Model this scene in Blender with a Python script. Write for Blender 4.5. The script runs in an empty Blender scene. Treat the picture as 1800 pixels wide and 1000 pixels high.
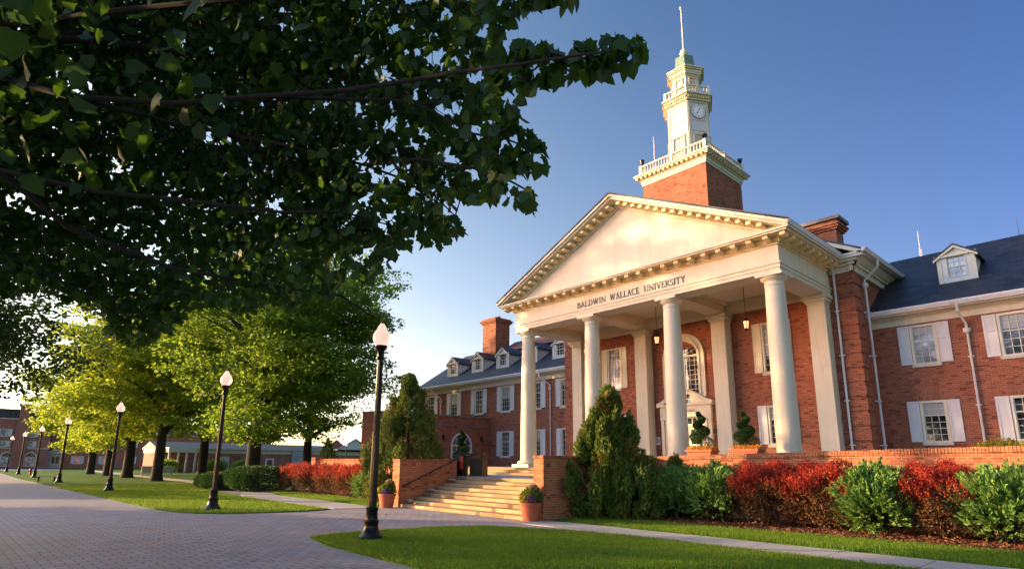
import bpy, bmesh, math, random
import numpy as np
from mathutils import Matrix, Vector
random.seed(7); RNG = np.random.default_rng(11)
C = bpy.context.scene.collection
R = math.radians
# ------------------------------------------------------------------ camera, sky, sun, exposure
F_PX, CX, CY = 1026.5, 900.0, 593.3          # calibrated on the 1800 px wide photograph
YAW, PITCH, ROLL, CAMZ = -0.8318, 0.2117, 0.0072, 1.7
fwd = Vector((math.sin(YAW)*math.cos(PITCH), math.cos(YAW)*math.cos(PITCH), math.sin(PITCH)))
rgt = Vector((math.cos(YAW), -math.sin(YAW), 0)); upv = rgt.cross(fwd)
r2 = rgt*math.cos(ROLL)+upv*math.sin(ROLL); u2 = -rgt*math.sin(ROLL)+upv*math.cos(ROLL)
cam = bpy.data.objects.new('camera', bpy.data.cameras.new('camera')); C.objects.link(cam)
cam.matrix_world = Matrix(((r2.x, u2.x, -fwd.x, 0), (r2.y, u2.y, -fwd.y, 0), (r2.z, u2.z, -fwd.z, CAMZ), (0, 0, 0, 1)))
cam.data.sensor_width = 36; cam.data.lens = F_PX/1800*36; cam.data.shift_y = (CY-500)/1800
cam.data.clip_start = 0.1; cam.data.clip_end = 4000
bpy.context.scene.camera = cam
SUN_EL, SUN_AZ = R(11.0), math.atan2(-0.77, -0.64)      # azimuth from +Y towards +X
world = bpy.data.worlds.new('World'); bpy.context.scene.world = world; world.use_nodes = True
wn = world.node_tree.nodes; bg = wn['Background']
sky = wn.new('ShaderNodeTexSky'); sky.sky_type = 'NISHITA'; sky.sun_disc = False
sky.sun_elevation = SUN_EL; sky.sun_rotation = SUN_AZ
sky.altitude = 200; sky.air_density = 1.0; sky.dust_density = 0.6; sky.ozone_density = 2.2
wl = world.node_tree.links; tcw = wn.new('ShaderNodeTexCoord'); sxyz = wn.new('ShaderNodeSeparateXYZ'); wl.new(tcw.outputs['Generated'], sxyz.inputs[0])
cmb = wn.new('ShaderNodeCombineXYZ')           # deeper blue away from the evening sun, paler and warmer towards it
for ch, (a_, c_, b_) in enumerate(((-1.70, -.496, -.93), (-1.28, -.006, -1.05), (-.568, .034, -.67))):
    def wm(op, *ins):
        x = wn.new('ShaderNodeMath'); x.operation = op
        for i, v in enumerate(ins):
            if isinstance(v, (int, float)): x.inputs[i].default_value = v
            else: wl.new(v, x.inputs[i])
        return x.outputs[0]
    e_ = wm('MULTIPLY_ADD', sxyz.outputs[0], a_, wm('MULTIPLY_ADD', sxyz.outputs[2], c_, b_))
    bst = wm('MULTIPLY_ADD', wm('MINIMUM', wm('MAXIMUM', wm('MULTIPLY_ADD', sxyz.outputs[1], -1.5, .25), 0.0), 1.2), (2.7, 2.2, 1.65)[ch],
             wm('MULTIPLY_ADD', wm('MAXIMUM', wm('SUBTRACT', sxyz.outputs[2], .66), 0.0), (5.5, 4.6, 3.4)[ch], 1.0))  # added fill: unseen sky overhead and behind the camera brightened and warmed
    wl.new(wm('MULTIPLY', wm('EXPONENT', wm('MINIMUM', wm('MAXIMUM', e_, -1.2), .42)), bst), cmb.inputs[ch])
mulw = wn.new('ShaderNodeVectorMath'); mulw.operation = 'MULTIPLY'; wl.new(sky.outputs[0], mulw.inputs[0]); wl.new(cmb.outputs[0], mulw.inputs[1])
wl.new(mulw.outputs[0], bg.inputs[0]); bg.inputs[1].default_value = 0.15
sd = Vector((math.sin(SUN_AZ)*math.cos(SUN_EL), math.cos(SUN_AZ)*math.cos(SUN_EL), math.sin(SUN_EL)))
sl = bpy.data.lights.new('sun', 'SUN'); sl.energy = 4.0; sl.angle = R(0.6); sl.color = (1.0, 0.68, 0.35)
sun = bpy.data.objects.new('sun', sl); C.objects.link(sun); sun.rotation_euler = sd.to_track_quat('Z', 'Y').to_euler()
vs = bpy.context.scene.view_settings
vs.view_transform = 'Standard'; vs.look = 'None'; vs.exposure = 1.42; vs.gamma = 1.0

def ray(px, py):
    return r2*((px-CX)/F_PX) - u2*((py-CY)/F_PX) + fwd
def at(px, py, t):                              # point t metres away (along the view depth) on the ray
    return Vector((0, 0, CAMZ)) + ray(px, py)*t
# ------------------------------------------------------------------ materials
def newmat(name):
    m = bpy.data.materials.new(name); m.use_nodes = True
    n = m.node_tree.nodes; n.clear()
    out = n.new('ShaderNodeOutputMaterial'); b = n.new('ShaderNodeBsdfPrincipled')
    m.node_tree.links.new(b.outputs[0], out.inputs[0])
    return m, n, m.node_tree.links, b, out
def mix(n, l, a, b, fac, mode='MIX'):
    x = n.new('ShaderNodeMix'); x.data_type = 'RGBA'; x.blend_type = mode
    for sock, v in ((x.inputs[6], a), (x.inputs[7], b)):
        if isinstance(v, tuple): sock.default_value = (*v, 1)
        else: l.new(v, sock)
    if isinstance(fac, (int, float)): x.inputs[0].default_value = fac
    else: l.new(fac, x.inputs[0])
    return x.outputs[2]
def ramp(n, l, src, p0, p1, c0=(0, 0, 0), c1=(1, 1, 1)):
    r = n.new('ShaderNodeValToRGB'); r.color_ramp.elements[0].position = p0; r.color_ramp.elements[1].position = p1
    r.color_ramp.elements[0].color = (*c0, 1); r.color_ramp.elements[1].color = (*c1, 1)
    l.new(src, r.inputs[0]); return r.outputs[0]
def noise(n, l, scale, detail=4, vec=None, rough=.55):
    t = n.new('ShaderNodeTexNoise'); t.inputs['Scale'].default_value = scale; t.inputs['Detail'].default_value = detail
    t.inputs['Roughness'].default_value = rough
    if vec is not None: l.new(vec, t.inputs['Vector'])
    return t.outputs['Fac']
def bump(n, l, b, h, s, d=.01):
    x = n.new('ShaderNodeBump'); x.inputs['Strength'].default_value = s; x.inputs['Distance'].default_value = d
    l.new(h, x.inputs['Height']); l.new(x.outputs[0], b.inputs['Normal'])
def pos(n):
    return n.new('ShaderNodeNewGeometry').outputs['Position']
def plain(name, col, rough=.6, var=.12, scale=3.0, metal=0.0, spec=.4, bs=.15, grime=0):
    m, n, l, b, o = newmat(name)
    p = pos(n); f = noise(n, l, scale, 5, p)
    dk = tuple(c*(1-var) for c in col); lt = tuple(min(1, c*(1+var)) for c in col)
    cc = mix(n, l, dk, lt, ramp(n, l, f, .3, .7))
    if grime:
        mp = n.new('ShaderNodeMapping'); mp.inputs['Scale'].default_value = (5, 5, .35); l.new(p, mp.inputs[0])
        f2 = noise(n, l, 1.0, 6, mp.outputs[0], .65); cc = mix(n, l, cc, tuple(c*.62 for c in (col[0]*.97, col[1]*.93, col[2]*.85)), ramp(n, l, f2, .50, .80, (0, 0, 0), (grime,)*3))
        f3 = noise(n, l, 2.2, 6, p, .7); cc = mix(n, l, cc, tuple(c*.7 for c in col), ramp(n, l, f3, .52, .75, (0, 0, 0), (grime*.6,)*3))
    l.new(cc, b.inputs['Base Color'])
    b.inputs['Roughness'].default_value = rough; b.inputs['Metallic'].default_value = metal
    b.inputs['Specular IOR Level'].default_value = spec
    if bs: bump(n, l, b, noise(n, l, scale*14, 3, p), bs, .004)
    return m
def wallcoord(n, l, swap=False):
    """u along the wall, v up, from the true normal so bricks run level on every face"""
    g = n.new('ShaderNodeNewGeometry'); sp = n.new('ShaderNodeSeparateXYZ'); l.new(g.outputs['Position'], sp.inputs[0])
    sn = n.new('ShaderNodeSeparateXYZ'); l.new(g.outputs['True Normal'], sn.inputs[0])
    def mth(op, a, b=None):
        x = n.new('ShaderNodeMath'); x.operation = op
        for i, v in enumerate((a, b)):
            if v is None: continue
            if isinstance(v, (int, float)): x.inputs[i].default_value = v
            else: l.new(v, x.inputs[i])
        return x.outputs[0]
    isx = mth('GREATER_THAN', mth('ABSOLUTE', sn.outputs[0]), mth('ABSOLUTE', sn.outputs[1]))
    u = mth('ADD', mth('MULTIPLY', sp.outputs[1], isx), mth('MULTIPLY', sp.outputs[0], mth('SUBTRACT', 1.0, isx)))
    isz = mth('GREATER_THAN', mth('ABSOLUTE', sn.outputs[2]), .9)
    v = mth('ADD', mth('MULTIPLY', sp.outputs[1], isz), mth('MULTIPLY', sp.outputs[2], mth('SUBTRACT', 1.0, isz)))
    cb = n.new('ShaderNodeCombineXYZ')
    if swap: u, v = v, u
    l.new(u, cb.inputs[0]); l.new(v, cb.inputs[1]); return cb.outputs[0]
def brick(name, c1, c2, mortar, w=.21, h=.072, ms=.008, swap=False, vary=.5, offset=.5, rough=.85, bs=.6):
    m, n, l, b, o = newmat(name)
    uv = wallcoord(n, l, swap)
    t = n.new('ShaderNodeTexBrick'); l.new(uv, t.inputs['Vector'])
    t.inputs['Color1'].default_value = (*c1, 1); t.inputs['Color2'].default_value = (*c2, 1); t.inputs['Mortar'].default_value = (*mortar, 1)
    t.inputs['Scale'].default_value = 1.0; t.inputs['Brick Width'].default_value = w; t.inputs['Row Height'].default_value = h
    t.inputs['Mortar Size'].default_value = ms; t.inputs['Mortar Smooth'].default_value = .2; t.offset = offset
    p = pos(n)
    f = noise(n, l, .7, 5, p); col = mix(n, l, t.outputs[0], tuple(c*.62 for c in c1), ramp(n, l, f, .45, .8, (0, 0, 0), (vary, vary, vary)))
    f2 = noise(n, l, 9, 3, p); col = mix(n, l, col, (.5, .5, .5), ramp(n, l, f2, .3, .8, (0, 0, 0), (.22, .22, .22)), 'OVERLAY')
    wv = n.new('ShaderNodeTexWhiteNoise'); wv.noise_dimensions = '2D'
    sc = n.new('ShaderNodeVectorMath'); sc.operation = 'MULTIPLY'; sc.inputs[1].default_value = (1/w, 1/h, 1); l.new(uv, sc.inputs[0])
    fl = n.new('ShaderNodeVectorMath'); fl.operation = 'FLOOR'; l.new(sc.outputs[0], fl.inputs[0]); l.new(fl.outputs[0], wv.inputs[0])
    col = mix(n, l, col, tuple(c*.35 for c in c2), ramp(n, l, wv.outputs[0], .80, .95, (0, 0, 0), (.6, .6, .6)))
    col = mix(n, l, col, tuple(min(1, c*1.5) for c in c1), ramp(n, l, wv.outputs[0], .0, .2, (.5, .5, .5), (0, 0, 0)))
    mp2 = n.new('ShaderNodeMapping'); mp2.inputs['Scale'].default_value = (1.3, 1.3, .25); l.new(p, mp2.inputs[0])
    col = mix(n, l, col, tuple(c*.45 for c in c1), ramp(n, l, noise(n, l, 1, 6, mp2.outputs[0], .65), .5, .75, (0, 0, 0), (.45, .45, .45)))
    l.new(col, b.inputs['Base Color']); b.inputs['Roughness'].default_value = rough; b.inputs['Specular IOR Level'].default_value = .25
    inv = n.new('ShaderNodeMath'); inv.operation = 'SUBTRACT'; inv.inputs[0].default_value = 1; l.new(t.outputs['Fac'], inv.inputs[1])
    bump(n, l, b, inv.outputs[0], bs, .006)
    return m
def leafmat(name, dark, light, trans=.45, rough=.5, tcol=None, spec=.3):
    m, n, l, b, o = newmat(name)
    g = n.new('ShaderNodeNewGeometry'); rnd = g.outputs['Random Per Island']
    f = noise(n, l, 1.1, 3, g.outputs['Position'])
    c = mix(n, l, dark, light, ramp(n, l, rnd, .05, .95)); c = mix(n, l, c, dark, ramp(n, l, f, .4, .75, (0, 0, 0), (.45, .45, .45)))
    l.new(c, b.inputs['Base Color']); b.inputs['Roughness'].default_value = rough; b.inputs['Specular IOR Level'].default_value = spec
    tr = n.new('ShaderNodeBsdfTranslucent')
    tc = mix(n, l, c, tcol or tuple(min(1, x*1.6) for x in light), .5); l.new(tc, tr.inputs[0])
    mx = n.new('ShaderNodeMixShader'); mx.inputs[0].default_value = trans
    l.new(b.outputs[0], mx.inputs[1]); l.new(tr.outputs[0], mx.inputs[2]); l.new(mx.outputs[0], o.inputs[0])
    return m
M = {}
M['brick'] = brick('red brick', (.34, .10, .046), (.25, .066, .032), (.32, .20, .13), vary=.35)
M['far_brick'] = brick('pinkish far brick', (.42, .15, .10), (.34, .11, .075), (.38, .26, .2))
M['brick_wall'] = brick('orange garden brick', (.46, .15, .055), (.36, .10, .04), (.42, .28, .18), vary=.25)
M['soldier'] = brick('soldier brick', (.44, .14, .055), (.34, .09, .04), (.20, .13, .09), w=.30, h=.075, ms=.012, swap=True, offset=0, vary=.25)
M['lintel'] = brick('lintel brick', (.33, .10, .05), (.26, .07, .035), (.28, .18, .12), w=.5, h=.075, ms=.01, swap=True, offset=0)
M['cream'] = plain('cream paint', (.64, .575, .42), .5, .06, .8, bs=.08, grime=.5)
M['soffit'] = plain('bounce-lit soffit paint', (.80, .62, .33), .5, .06, .8, bs=.08, grime=.4)  # cream trim; golden light bounced off the paving is put into its colour
M['white'] = plain('white paint', (.62, .59, .55), .5, .05, .8, bs=.08, grime=.4)
M['ceiling'] = plain('golden-lit porch ceiling paint', (.66, .53, .33), .6, .05, .6)  # golden light under the portico is mixed into the ceiling colour
M['stone'] = plain('sill limestone', (.50, .46, .38), .8, .15, 5)
M['grey_stone'] = plain('grey stone', (.33, .33, .34), .8, .25, 1.5)
M['coping'] = plain('weathered coping', (.16, .14, .12), .8, .3, 3)
M['blind'] = plain('pale roller blind', (.30, .30, .29), .35, .08, 2, spec=.8)
M['dial'] = plain('white dial', (.88, .87, .82), .4, .02, 3)
M['copper'] = plain('green copper', (.13, .21, .15), .6, .2, 2)
M['black_metal'] = plain('black painted iron', (.006, .0065, .007), .3, .2, 6, spec=.35, bs=0)
M['bronze'] = plain('dark bronze', (.05, .035, .02), .4, .2, 6, metal=.6)
M['letters'] = plain('dark grey letters', (.10, .085, .09), .6, .1, 5)
M['antenna'] = plain('red and white mast paint', (.62, .48, .48), .5, .2, 2)
M['terracotta'] = plain('terracotta', (.42, .11, .05), .7, .12, 5)
M['dark_bark'] = plain('dark bark', (.022, .017, .013), .95, .45, 7, bs=1.0)
M['bark'] = plain('bark', (.035, .027, .02), .95, .45, 7, bs=1.0)
M['rust'] = plain('red enamel', (.45, .04, .03), .5, .1, 5)
M['door'] = plain('panelled cream door', (.62, .55, .40), .5, .05, 2)
M['wood_door'] = plain('brown wooden door', (.16, .05, .03), .5, .2, 4)
def roofmat(name, c1, c2, rough=.55):
    m, n, l, b, o = newmat(name); p = pos(n)
    sp = n.new('ShaderNodeSeparateXYZ'); l.new(p, sp.inputs[0]); cb = n.new('ShaderNodeCombineXYZ')
    l.new(sp.outputs[0], cb.inputs[0]); l.new(sp.outputs[1], cb.inputs[1])
    t = n.new('ShaderNodeTexBrick'); l.new(cb.outputs[0], t.inputs[0]); t.inputs['Scale'].default_value = 1
    t.inputs['Brick Width'].default_value = .45; t.inputs['Row Height'].default_value = .22; t.inputs['Mortar Size'].default_value = .014
    t.inputs['Color1'].default_value = (*c1, 1); t.inputs['Color2'].default_value = (*c2, 1); t.inputs['Mortar'].default_value = (*[c*.35 for c in c1], 1)
    f = noise(n, l, .5, 5, p); l.new(mix(n, l, t.outputs[0], tuple(c*1.5 for c in c2), ramp(n, l, f, .4, .75, (0, 0, 0), (.4, .4, .4))), b.inputs[0])
    b.inputs['Roughness'].default_value = rough; bump(n, l, b, t.outputs['Fac'], -.5, .01); return m
M['slate'] = roofmat('dark slate', (.009, .010, .015), (.034, .036, .048))
M['brown_roof'] = roofmat('brown shingle', (.17, .075, .045), (.13, .06, .04), .8)
def siding():
    m, n, l, b, o = newmat('white clapboard'); p = pos(n); sp = n.new('ShaderNodeSeparateXYZ'); l.new(p, sp.inputs[0])
    x = n.new('ShaderNodeMath'); x.operation = 'MULTIPLY'; x.inputs[1].default_value = 8; l.new(sp.outputs[2], x.inputs[0])
    y = n.new('ShaderNodeMath'); y.operation = 'FRACT'; l.new(x.outputs[0], y.inputs[0])
    c = mix(n, l, (.36, .34, .33), (.74, .70, .66), ramp(n, l, y.outputs[0], .02, .14)); l.new(c, b.inputs[0]); b.inputs['Roughness'].default_value = .6
    bump(n, l, b, y.outputs[0], .6, .02); return m
M['siding'] = siding()
def glass(name, tint, curtain=0.0):
    m, n, l, b, o = newmat(name); p = pos(n); f = noise(n, l, 1.6, 2, p)
    l.new(mix(n, l, tint, tuple(min(1, t*3+.02) for t in tint), ramp(n, l, f, .45, .6)), b.inputs[0])
    b.inputs['Roughness'].default_value = .04; b.inputs['Specular IOR Level'].default_value = 1.0; b.inputs['IOR'].default_value = 1.6
    bump(n, l, b, noise(n, l, 1.2, 2, p), .25, .03); return m
M['glass'] = glass('dark window glass', (.012, .014, .018))
M['glass_tan'] = plain('tan tower glass', (.16, .085, .065), .15, .3, 3, spec=.8)
M['glass_blind'] = glass('window glass over pale blind', (.13, .15, .18))
def globe():
    m, n, l, b, o = newmat('ribbed lamp glass'); p = n.new('ShaderNodeTexCoord').outputs['Object']
    w = n.new('ShaderNodeTexWave'); w.bands_direction = 'Z'; w.inputs['Scale'].default_value = 9; w.inputs['Distortion'].default_value = .3; l.new(p, w.inputs[0])
    c = mix(n, l, (.50, .38, .36), (.80, .72, .70), w.outputs['Fac']); l.new(c, b.inputs[0])
    b.inputs['Roughness'].default_value = .12; b.inputs['Transmission Weight'].default_value = .55; b.inputs['IOR'].default_value = 1.3
    b.inputs['Emission Color'].default_value = (1, .72, .55, 1); b.inputs['Emission Strength'].default_value = .2
    bump(n, l, b, w.outputs['Fac'], .5, .01); return m
M['globe'] = globe()
def emis(name, col, s):
    m, n, l, b, o = newmat(name); b.inputs[0].default_value = (*col, 1); b.inputs['Emission Color'].default_value = (*col, 1); b.inputs['Emission Strength'].default_value = s; return m
M['flame'] = emis('lit lantern glass', (1, .50, .22), .6)
def pavers():
    m, n, l, b, o = newmat('paver brick'); p = pos(n)
    mp = n.new('ShaderNodeMapping'); l.new(p, mp.inputs[0]); mp.inputs['Rotation'].default_value = (0, 0, R(88))
    t = n.new('ShaderNodeTexBrick'); l.new(mp.outputs[0], t.inputs[0]); t.inputs['Scale'].default_value = 1
    t.inputs['Brick Width'].default_value = .32; t.inputs['Row Height'].default_value = .21; t.inputs['Mortar Size'].default_value = .007; t.inputs['Mortar Smooth'].default_value = .3; t.offset = .5
    t.inputs['Color1'].default_value = (.0, .0, .0, 1); t.inputs['Color2'].default_value = (1, 1, 1, 1); t.inputs['Mortar'].default_value = (.5, .5, .5, 1)
    cr = n.new('ShaderNodeValToRGB'); e = cr.color_ramp.elements
    e[0].position = 0; e[0].color = (.36, .23, .20, 1); e[1].position = 1; e[1].color = (.42, .27, .22, 1)
    for q, c in ((.35, (.30, .28, .29)), (.6, (.37, .32, .30)), (.8, (.24, .24, .28))):
        x = e.new(q); x.color = (*c, 1)
    l.new(t.outputs[0], cr.inputs[0])
    f = noise(n, l, .35, 5, p); c = mix(n, l, cr.outputs[0], (.34, .31, .30), ramp(n, l, f, .35, .7, (0, 0, 0), (.5, .5, .5)))
    f3 = noise(n, l, 60, 3, p); c = mix(n, l, c, (.5, .5, .5), ramp(n, l, f3, .3, .8, (0, 0, 0), (.3, .3, .3)), 'OVERLAY')
    f4 = noise(n, l, .9, 7, p, .7); c = mix(n, l, c, (.13, .11, .11), ramp(n, l, f4, .55, .72, (0, 0, 0), (.55, .55, .55)))
    c = mix(n, l, c, (.035, .03, .034), t.outputs['Fac'])
    l.new(c, b.inputs[0]); b.inputs['Roughness'].default_value = .75; b.inputs['Specular IOR Level'].default_value = .3
    iv = n.new('ShaderNodeMath'); iv.operation = 'SUBTRACT'; iv.inputs[0].default_value = 1; l.new(t.outputs['Fac'], iv.inputs[1])
    ad = n.new('ShaderNodeMath'); ad.operation = 'MULTIPLY_ADD'; ad.inputs[1].default_value = .25; l.new(f3, ad.inputs[0]); l.new(iv.outputs[0], ad.inputs[2])
    bump(n, l, b, ad.outputs[0], 1.0, .012); return m
M['pavers'] = pavers()
def concrete():
    m, n, l, b, o = newmat('sidewalk concrete'); p = pos(n); sp = n.new('ShaderNodeSeparateXYZ'); l.new(p, sp.inputs[0])
    f = noise(n, l, .8, 6, p); f2 = noise(n, l, 45, 3, p)
    c = mix(n, l, (.34, .29, .25), (.45, .40, .35), ramp(n, l, f, .3, .7)); c = mix(n, l, c, (.5, .5, .5), ramp(n, l, f2, .2, .8, (0, 0, 0), (.3, .3, .3)), 'OVERLAY')
    x = n.new('ShaderNodeMath'); x.operation = 'MULTIPLY'; x.inputs[1].default_value = 1/1.55; l.new(sp.outputs[0], x.inputs[0])
    y = n.new('ShaderNodeMath'); y.operation = 'FRACT'; l.new(x.outputs[0], y.inputs[0])
    z = n.new('ShaderNodeMath'); z.operation = 'LESS_THAN'; z.inputs[1].default_value = .014; l.new(y.outputs[0], z.inputs[0])
    c = mix(n, l, c, (.07, .06, .05), z.outputs[0]); l.new(c, b.inputs[0]); b.inputs['Roughness'].default_value = .85; bump(n, l, b, f2, .3, .004); return m
M['concrete'] = concrete()
def grassmat():
    m, n, l, b, o = newmat('lawn turf'); p = pos(n); f = noise(n, l, .6, 5, p); f2 = noise(n, l, 30, 4, p)
    c = mix(n, l, (.04, .13, .012), (.10, .22, .02), ramp(n, l, f, .3, .7)); c = mix(n, l, c, (.14, .17, .03), ramp(n, l, noise(n, l, .23, 4, p), .5, .72, (0, 0, 0), (.5, .5, .5))); c = mix(n, l, c, (.010, .028, .005), ramp(n, l, f2, .35, .7, (0, 0, 0), (.7, .7, .7)))
    l.new(c, b.inputs[0]); b.inputs['Roughness'].default_value = .9; b.inputs['Specular IOR Level'].default_value = .1; bump(n, l, b, f2, 1, .03); return m
M['turf'] = grassmat()
M['blade'] = leafmat('grass blade', (.07, .17, .012), (.21, .33, .025), .45, .6, (.30, .42, .03))
M['mulch'] = plain('bark mulch', (.16, .055, .025), .95, .6, 30, bs=1.0)
M['chip'] = leafmat('mulch chip', (.06, .022, .012), (.24, .085, .035), .0, .9)
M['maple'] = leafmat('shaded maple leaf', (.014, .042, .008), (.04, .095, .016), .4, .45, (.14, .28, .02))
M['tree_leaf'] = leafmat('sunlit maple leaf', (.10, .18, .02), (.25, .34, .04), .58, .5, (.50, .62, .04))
M['tree_leaf2'] = leafmat('deep green maple leaf', (.05, .13, .02), (.16, .28, .035), .55, .5, (.38, .55, .04))
M['off_leaf'] = leafmat('dull green leaf', (.03, .07, .015), (.07, .12, .02), .35, .6)
M['thuja'] = leafmat('arborvitae spray', (.05, .10, .02), (.20, .26, .045), .25, .6, (.3, .35, .04))
M['thuja_dry'] = leafmat('browned arborvitae spray', (.10, .05, .015), (.26, .15, .03), .25)
M['juniper'] = leafmat('bright juniper spray', (.07, .17, .045), (.26, .42, .08), .25, .55, (.25, .40, .06))
M['inner'] = leafmat('shade-darkened dry inner needles', (.012, .014, .007), (.035, .03, .014), .1)  # dead inner foliage with the shade of the gaps put into its colour
M['red_tip'] = leafmat('red barberry tips', (.24, .022, .018), (.58, .085, .04), .35, .5, (.7, .09, .03))
M['red_low'] = leafmat('bronze barberry leaves', (.035, .018, .012), (.26, .14, .05), .25, .55, (.3, .12, .03))
M['box'] = leafmat('clipped boxwood', (.022, .06, .012), (.06, .13, .022), .2, .5)
M['fl_yellow'] = leafmat('yellow petals', (.6, .42, .03), (.8, .7, .12), .3)
M['fl_purple'] = leafmat('purple petals', (.12, .04, .3), (.3, .12, .5), .3)
M['fl_pink'] = leafmat('pink petals', (.6, .08, .2), (.8, .25, .4), .3)
M['fl_orange'] = leafmat('orange petals', (.6, .2, .03), (.75, .4, .05), .3)
M['step'] = brick('sandstone step', (.48, .33, .17), (.38, .24, .12), (.16, .10, .06), w=1.1, h=.125, ms=.006, vary=.3, bs=.4)
M['terrace'] = plain('bluestone paving', (.28, .27, .27), .8, .25, 1.5)

# ------------------------------------------------------------------ mesh helpers
I4 = Matrix.Identity(4)
def frame(o, u, n):                            # local (u, n, z): along the wall, outwards, up
    return Matrix(((u[0], n[0], 0, o[0]), (u[1], n[1], 0, o[1]), (0, 0, 1, o[2]), (0, 0, 0, 1)))
class MB:
    def __init__(s, T=None): s.v = []; s.f = []; s.T = T or I4
    def add(s, vs, fs):
        b = len(s.v); s.v += [tuple(s.T @ Vector(v)) for v in vs]; s.f += [tuple(b+i for i in f) for f in fs]; return s
    def box(s, x0, x1, y0, y1, z0, z1):
        return s.add([(x0, y0, z0), (x1, y0, z0), (x1, y1, z0), (x0, y1, z0), (x0, y0, z1), (x1, y0, z1), (x1, y1, z1), (x0, y1, z1)],
                     [(3, 2, 1, 0), (4, 5, 6, 7), (0, 1, 5, 4), (1, 2, 6, 5), (2, 3, 7, 6), (3, 0, 4, 7)])
    def prism(s, poly, a, b, plane='xy'):
        k = len(poly); f = {'xy': lambda p, t: (p[0], p[1], t), 'xz': lambda p, t: (p[0], t, p[1]), 'yz': lambda p, t: (t, p[0], p[1])}[plane]
        return s.add([f(p, a) for p in poly]+[f(p, b) for p in poly],
                     [tuple(range(k))[::-1], tuple(range(k, 2*k))]+[(i, (i+1) % k, k+(i+1) % k, k+i) for i in range(k)])
    def band(s, outer, inner, a, b):           # ring between two open outlines in local (u,z), from n=a to n=b
        for i in range(len(outer)-1):
            q = [outer[i], outer[i+1], inner[i+1], inner[i]]
            s.prism(q, a, b, 'xz')
        return s
    def tube(s, p0, p1, r0, r1=None, n=8, cap=True):
        r1 = r0 if r1 is None else r1; p0 = Vector(p0); p1 = Vector(p1); d = (p1-p0)
        if d.length < 1e-6: return s
        d.normalize(); a = d.orthogonal().normalized(); b = d.cross(a)
        vs = [p+(a*math.cos(t)+b*math.sin(t))*r for p, r in ((p0, r0), (p1, r1)) for t in [2*math.pi*i/n for i in range(n)]]
        fs = [(i, (i+1) % n, n+(i+1) % n, n+i) for i in range(n)]
        if cap: fs += [tuple(range(n))[::-1], tuple(range(n, 2*n))]
        return s.add(vs, fs)
    def path(s, pts, rs, n=6):
        for i in range(len(pts)-1): s.tube(pts[i], pts[i+1], rs[i], rs[i+1], n, i in (0, len(pts)-2))
        return s
    def lathe(s, prof, c=(0, 0, 0), n=24, rot=0.0, fl=0.0):
        vs = []; k = len(prof)
        for r, z in prof:
            for i in range(n):
                t = 2*math.pi*i/n+rot; rr = r*(1-(fl if i % 2 else 0)); vs.append((c[0]+rr*math.cos(t), c[1]+rr*math.sin(t), c[2]+z))
        fs = [(j*n+i, j*n+(i+1) % n, (j+1)*n+(i+1) % n, (j+1)*n+i) for j in range(k-1) for i in range(n)]
        fs += [tuple(range(n))[::-1], tuple((k-1)*n+i for i in range(n))]
        return s.add(vs, fs)
    def build(s, name, m, parent=None, smooth=False, bevel=0, fix=True):
        me = bpy.data.meshes.new(name); me.from_pydata(s.v, [], s.f)
        if fix:
            bm = bmesh.new(); bm.from_mesh(me); bmesh.ops.recalc_face_normals(bm, faces=bm.faces); bm.to_mesh(me); bm.free()
        me.materials.append(M[m] if isinstance(m, str) else m)
        if smooth:
            me.polygons.foreach_set('use_smooth', [True]*len(me.polygons)); me.set_sharp_from_angle(angle=R(38))
        return link(name, me, parent, bevel)
def link(name, me, parent=None, bevel=0):
    o = bpy.data.objects.new(name, me); C.objects.link(o)
    if parent is not None:
        o.parent = parent
        base = parent
        t = Vector((0, 0, 0))
        while base is not None: t = t + base.location; base = base.parent
        # world-space mesh under an Empty placed at the thing's base
        if parent.get('_abs'): o.location = -parent.location
    if bevel:
        b = o.modifiers.new('bevel', 'BEVEL'); b.width = bevel; b.segments = 2; b.limit_method = 'ANGLE'; b.angle_limit = R(40)
    return o
def tag(o, label=None, cat=None, group=None, kind=None):
    if label: o['label'] = label
    if cat: o['category'] = cat
    if group: o['group'] = group
    if kind: o['kind'] = kind
    return o
def thing(name, label, cat, loc=(0, 0, 0), group=None, absolute=True, rz=0):
    o = bpy.data.objects.new(name, None); C.objects.link(o); o.location = loc; o.rotation_euler.z = rz
    o.empty_display_size = .3
    if absolute: o['_abs'] = 1
    return tag(o, label, cat, group)
def copy_tree(root, loc, rz=0, label=None, scale=None):
    r = root.copy(); C.objects.link(r); r.location = loc; r.rotation_euler = (0, 0, rz)
    if scale: r.scale = (scale,)*3
    if label: r['label'] = label
    for ch in list(root.children):
        c = ch.copy(); C.objects.link(c); c.parent = r
        for g in list(ch.children):
            d = g.copy(); C.objects.link(d); d.parent = c
    return r
# ---- leaves
T_MAPLE = np.array([(0, 0, 0), (.18, -.06, .02), (.40, .02, -.02), (.38, .22, .02), (.56, .40, -.05), (.38, .50, .02), (.28, .72, 0), (0, 1.05, -.08),
                    (-.28, .72, 0), (-.38, .50, .02), (-.56, .40, -.05), (-.38, .22, .02), (-.40, .02, -.02), (-.18, -.06, .02)])
T_LEAF = np.array([(0, 0, 0), (.33, .35, .04), (.2, .8, 0), (0, 1, -.05), (-.2, .8, 0), (-.33, .35, .04)])
T_TRI = np.array([(-.42, 0, 0), (.42, .1, 0), (.1, 1, .05)])
T_QUAD = np.array([(-.4, .05, 0), (.15, -.1, .04), (.45, .8, 0), (-.2, 1., .05)])
T_FROND = np.array([(-.10, 0, 0), (.10, 0, 0), (.26, .45, .03), (.06, 1., .0), (-.24, .5, .03)])
T_SPRAY = np.array([(-.05, 0, 0), (.05, 0, 0), (.13, .35, .02), (.07, .8, .0), (0, 1.0, 0), (-.08, .7, 0), (-.13, .3, .02)])
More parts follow.
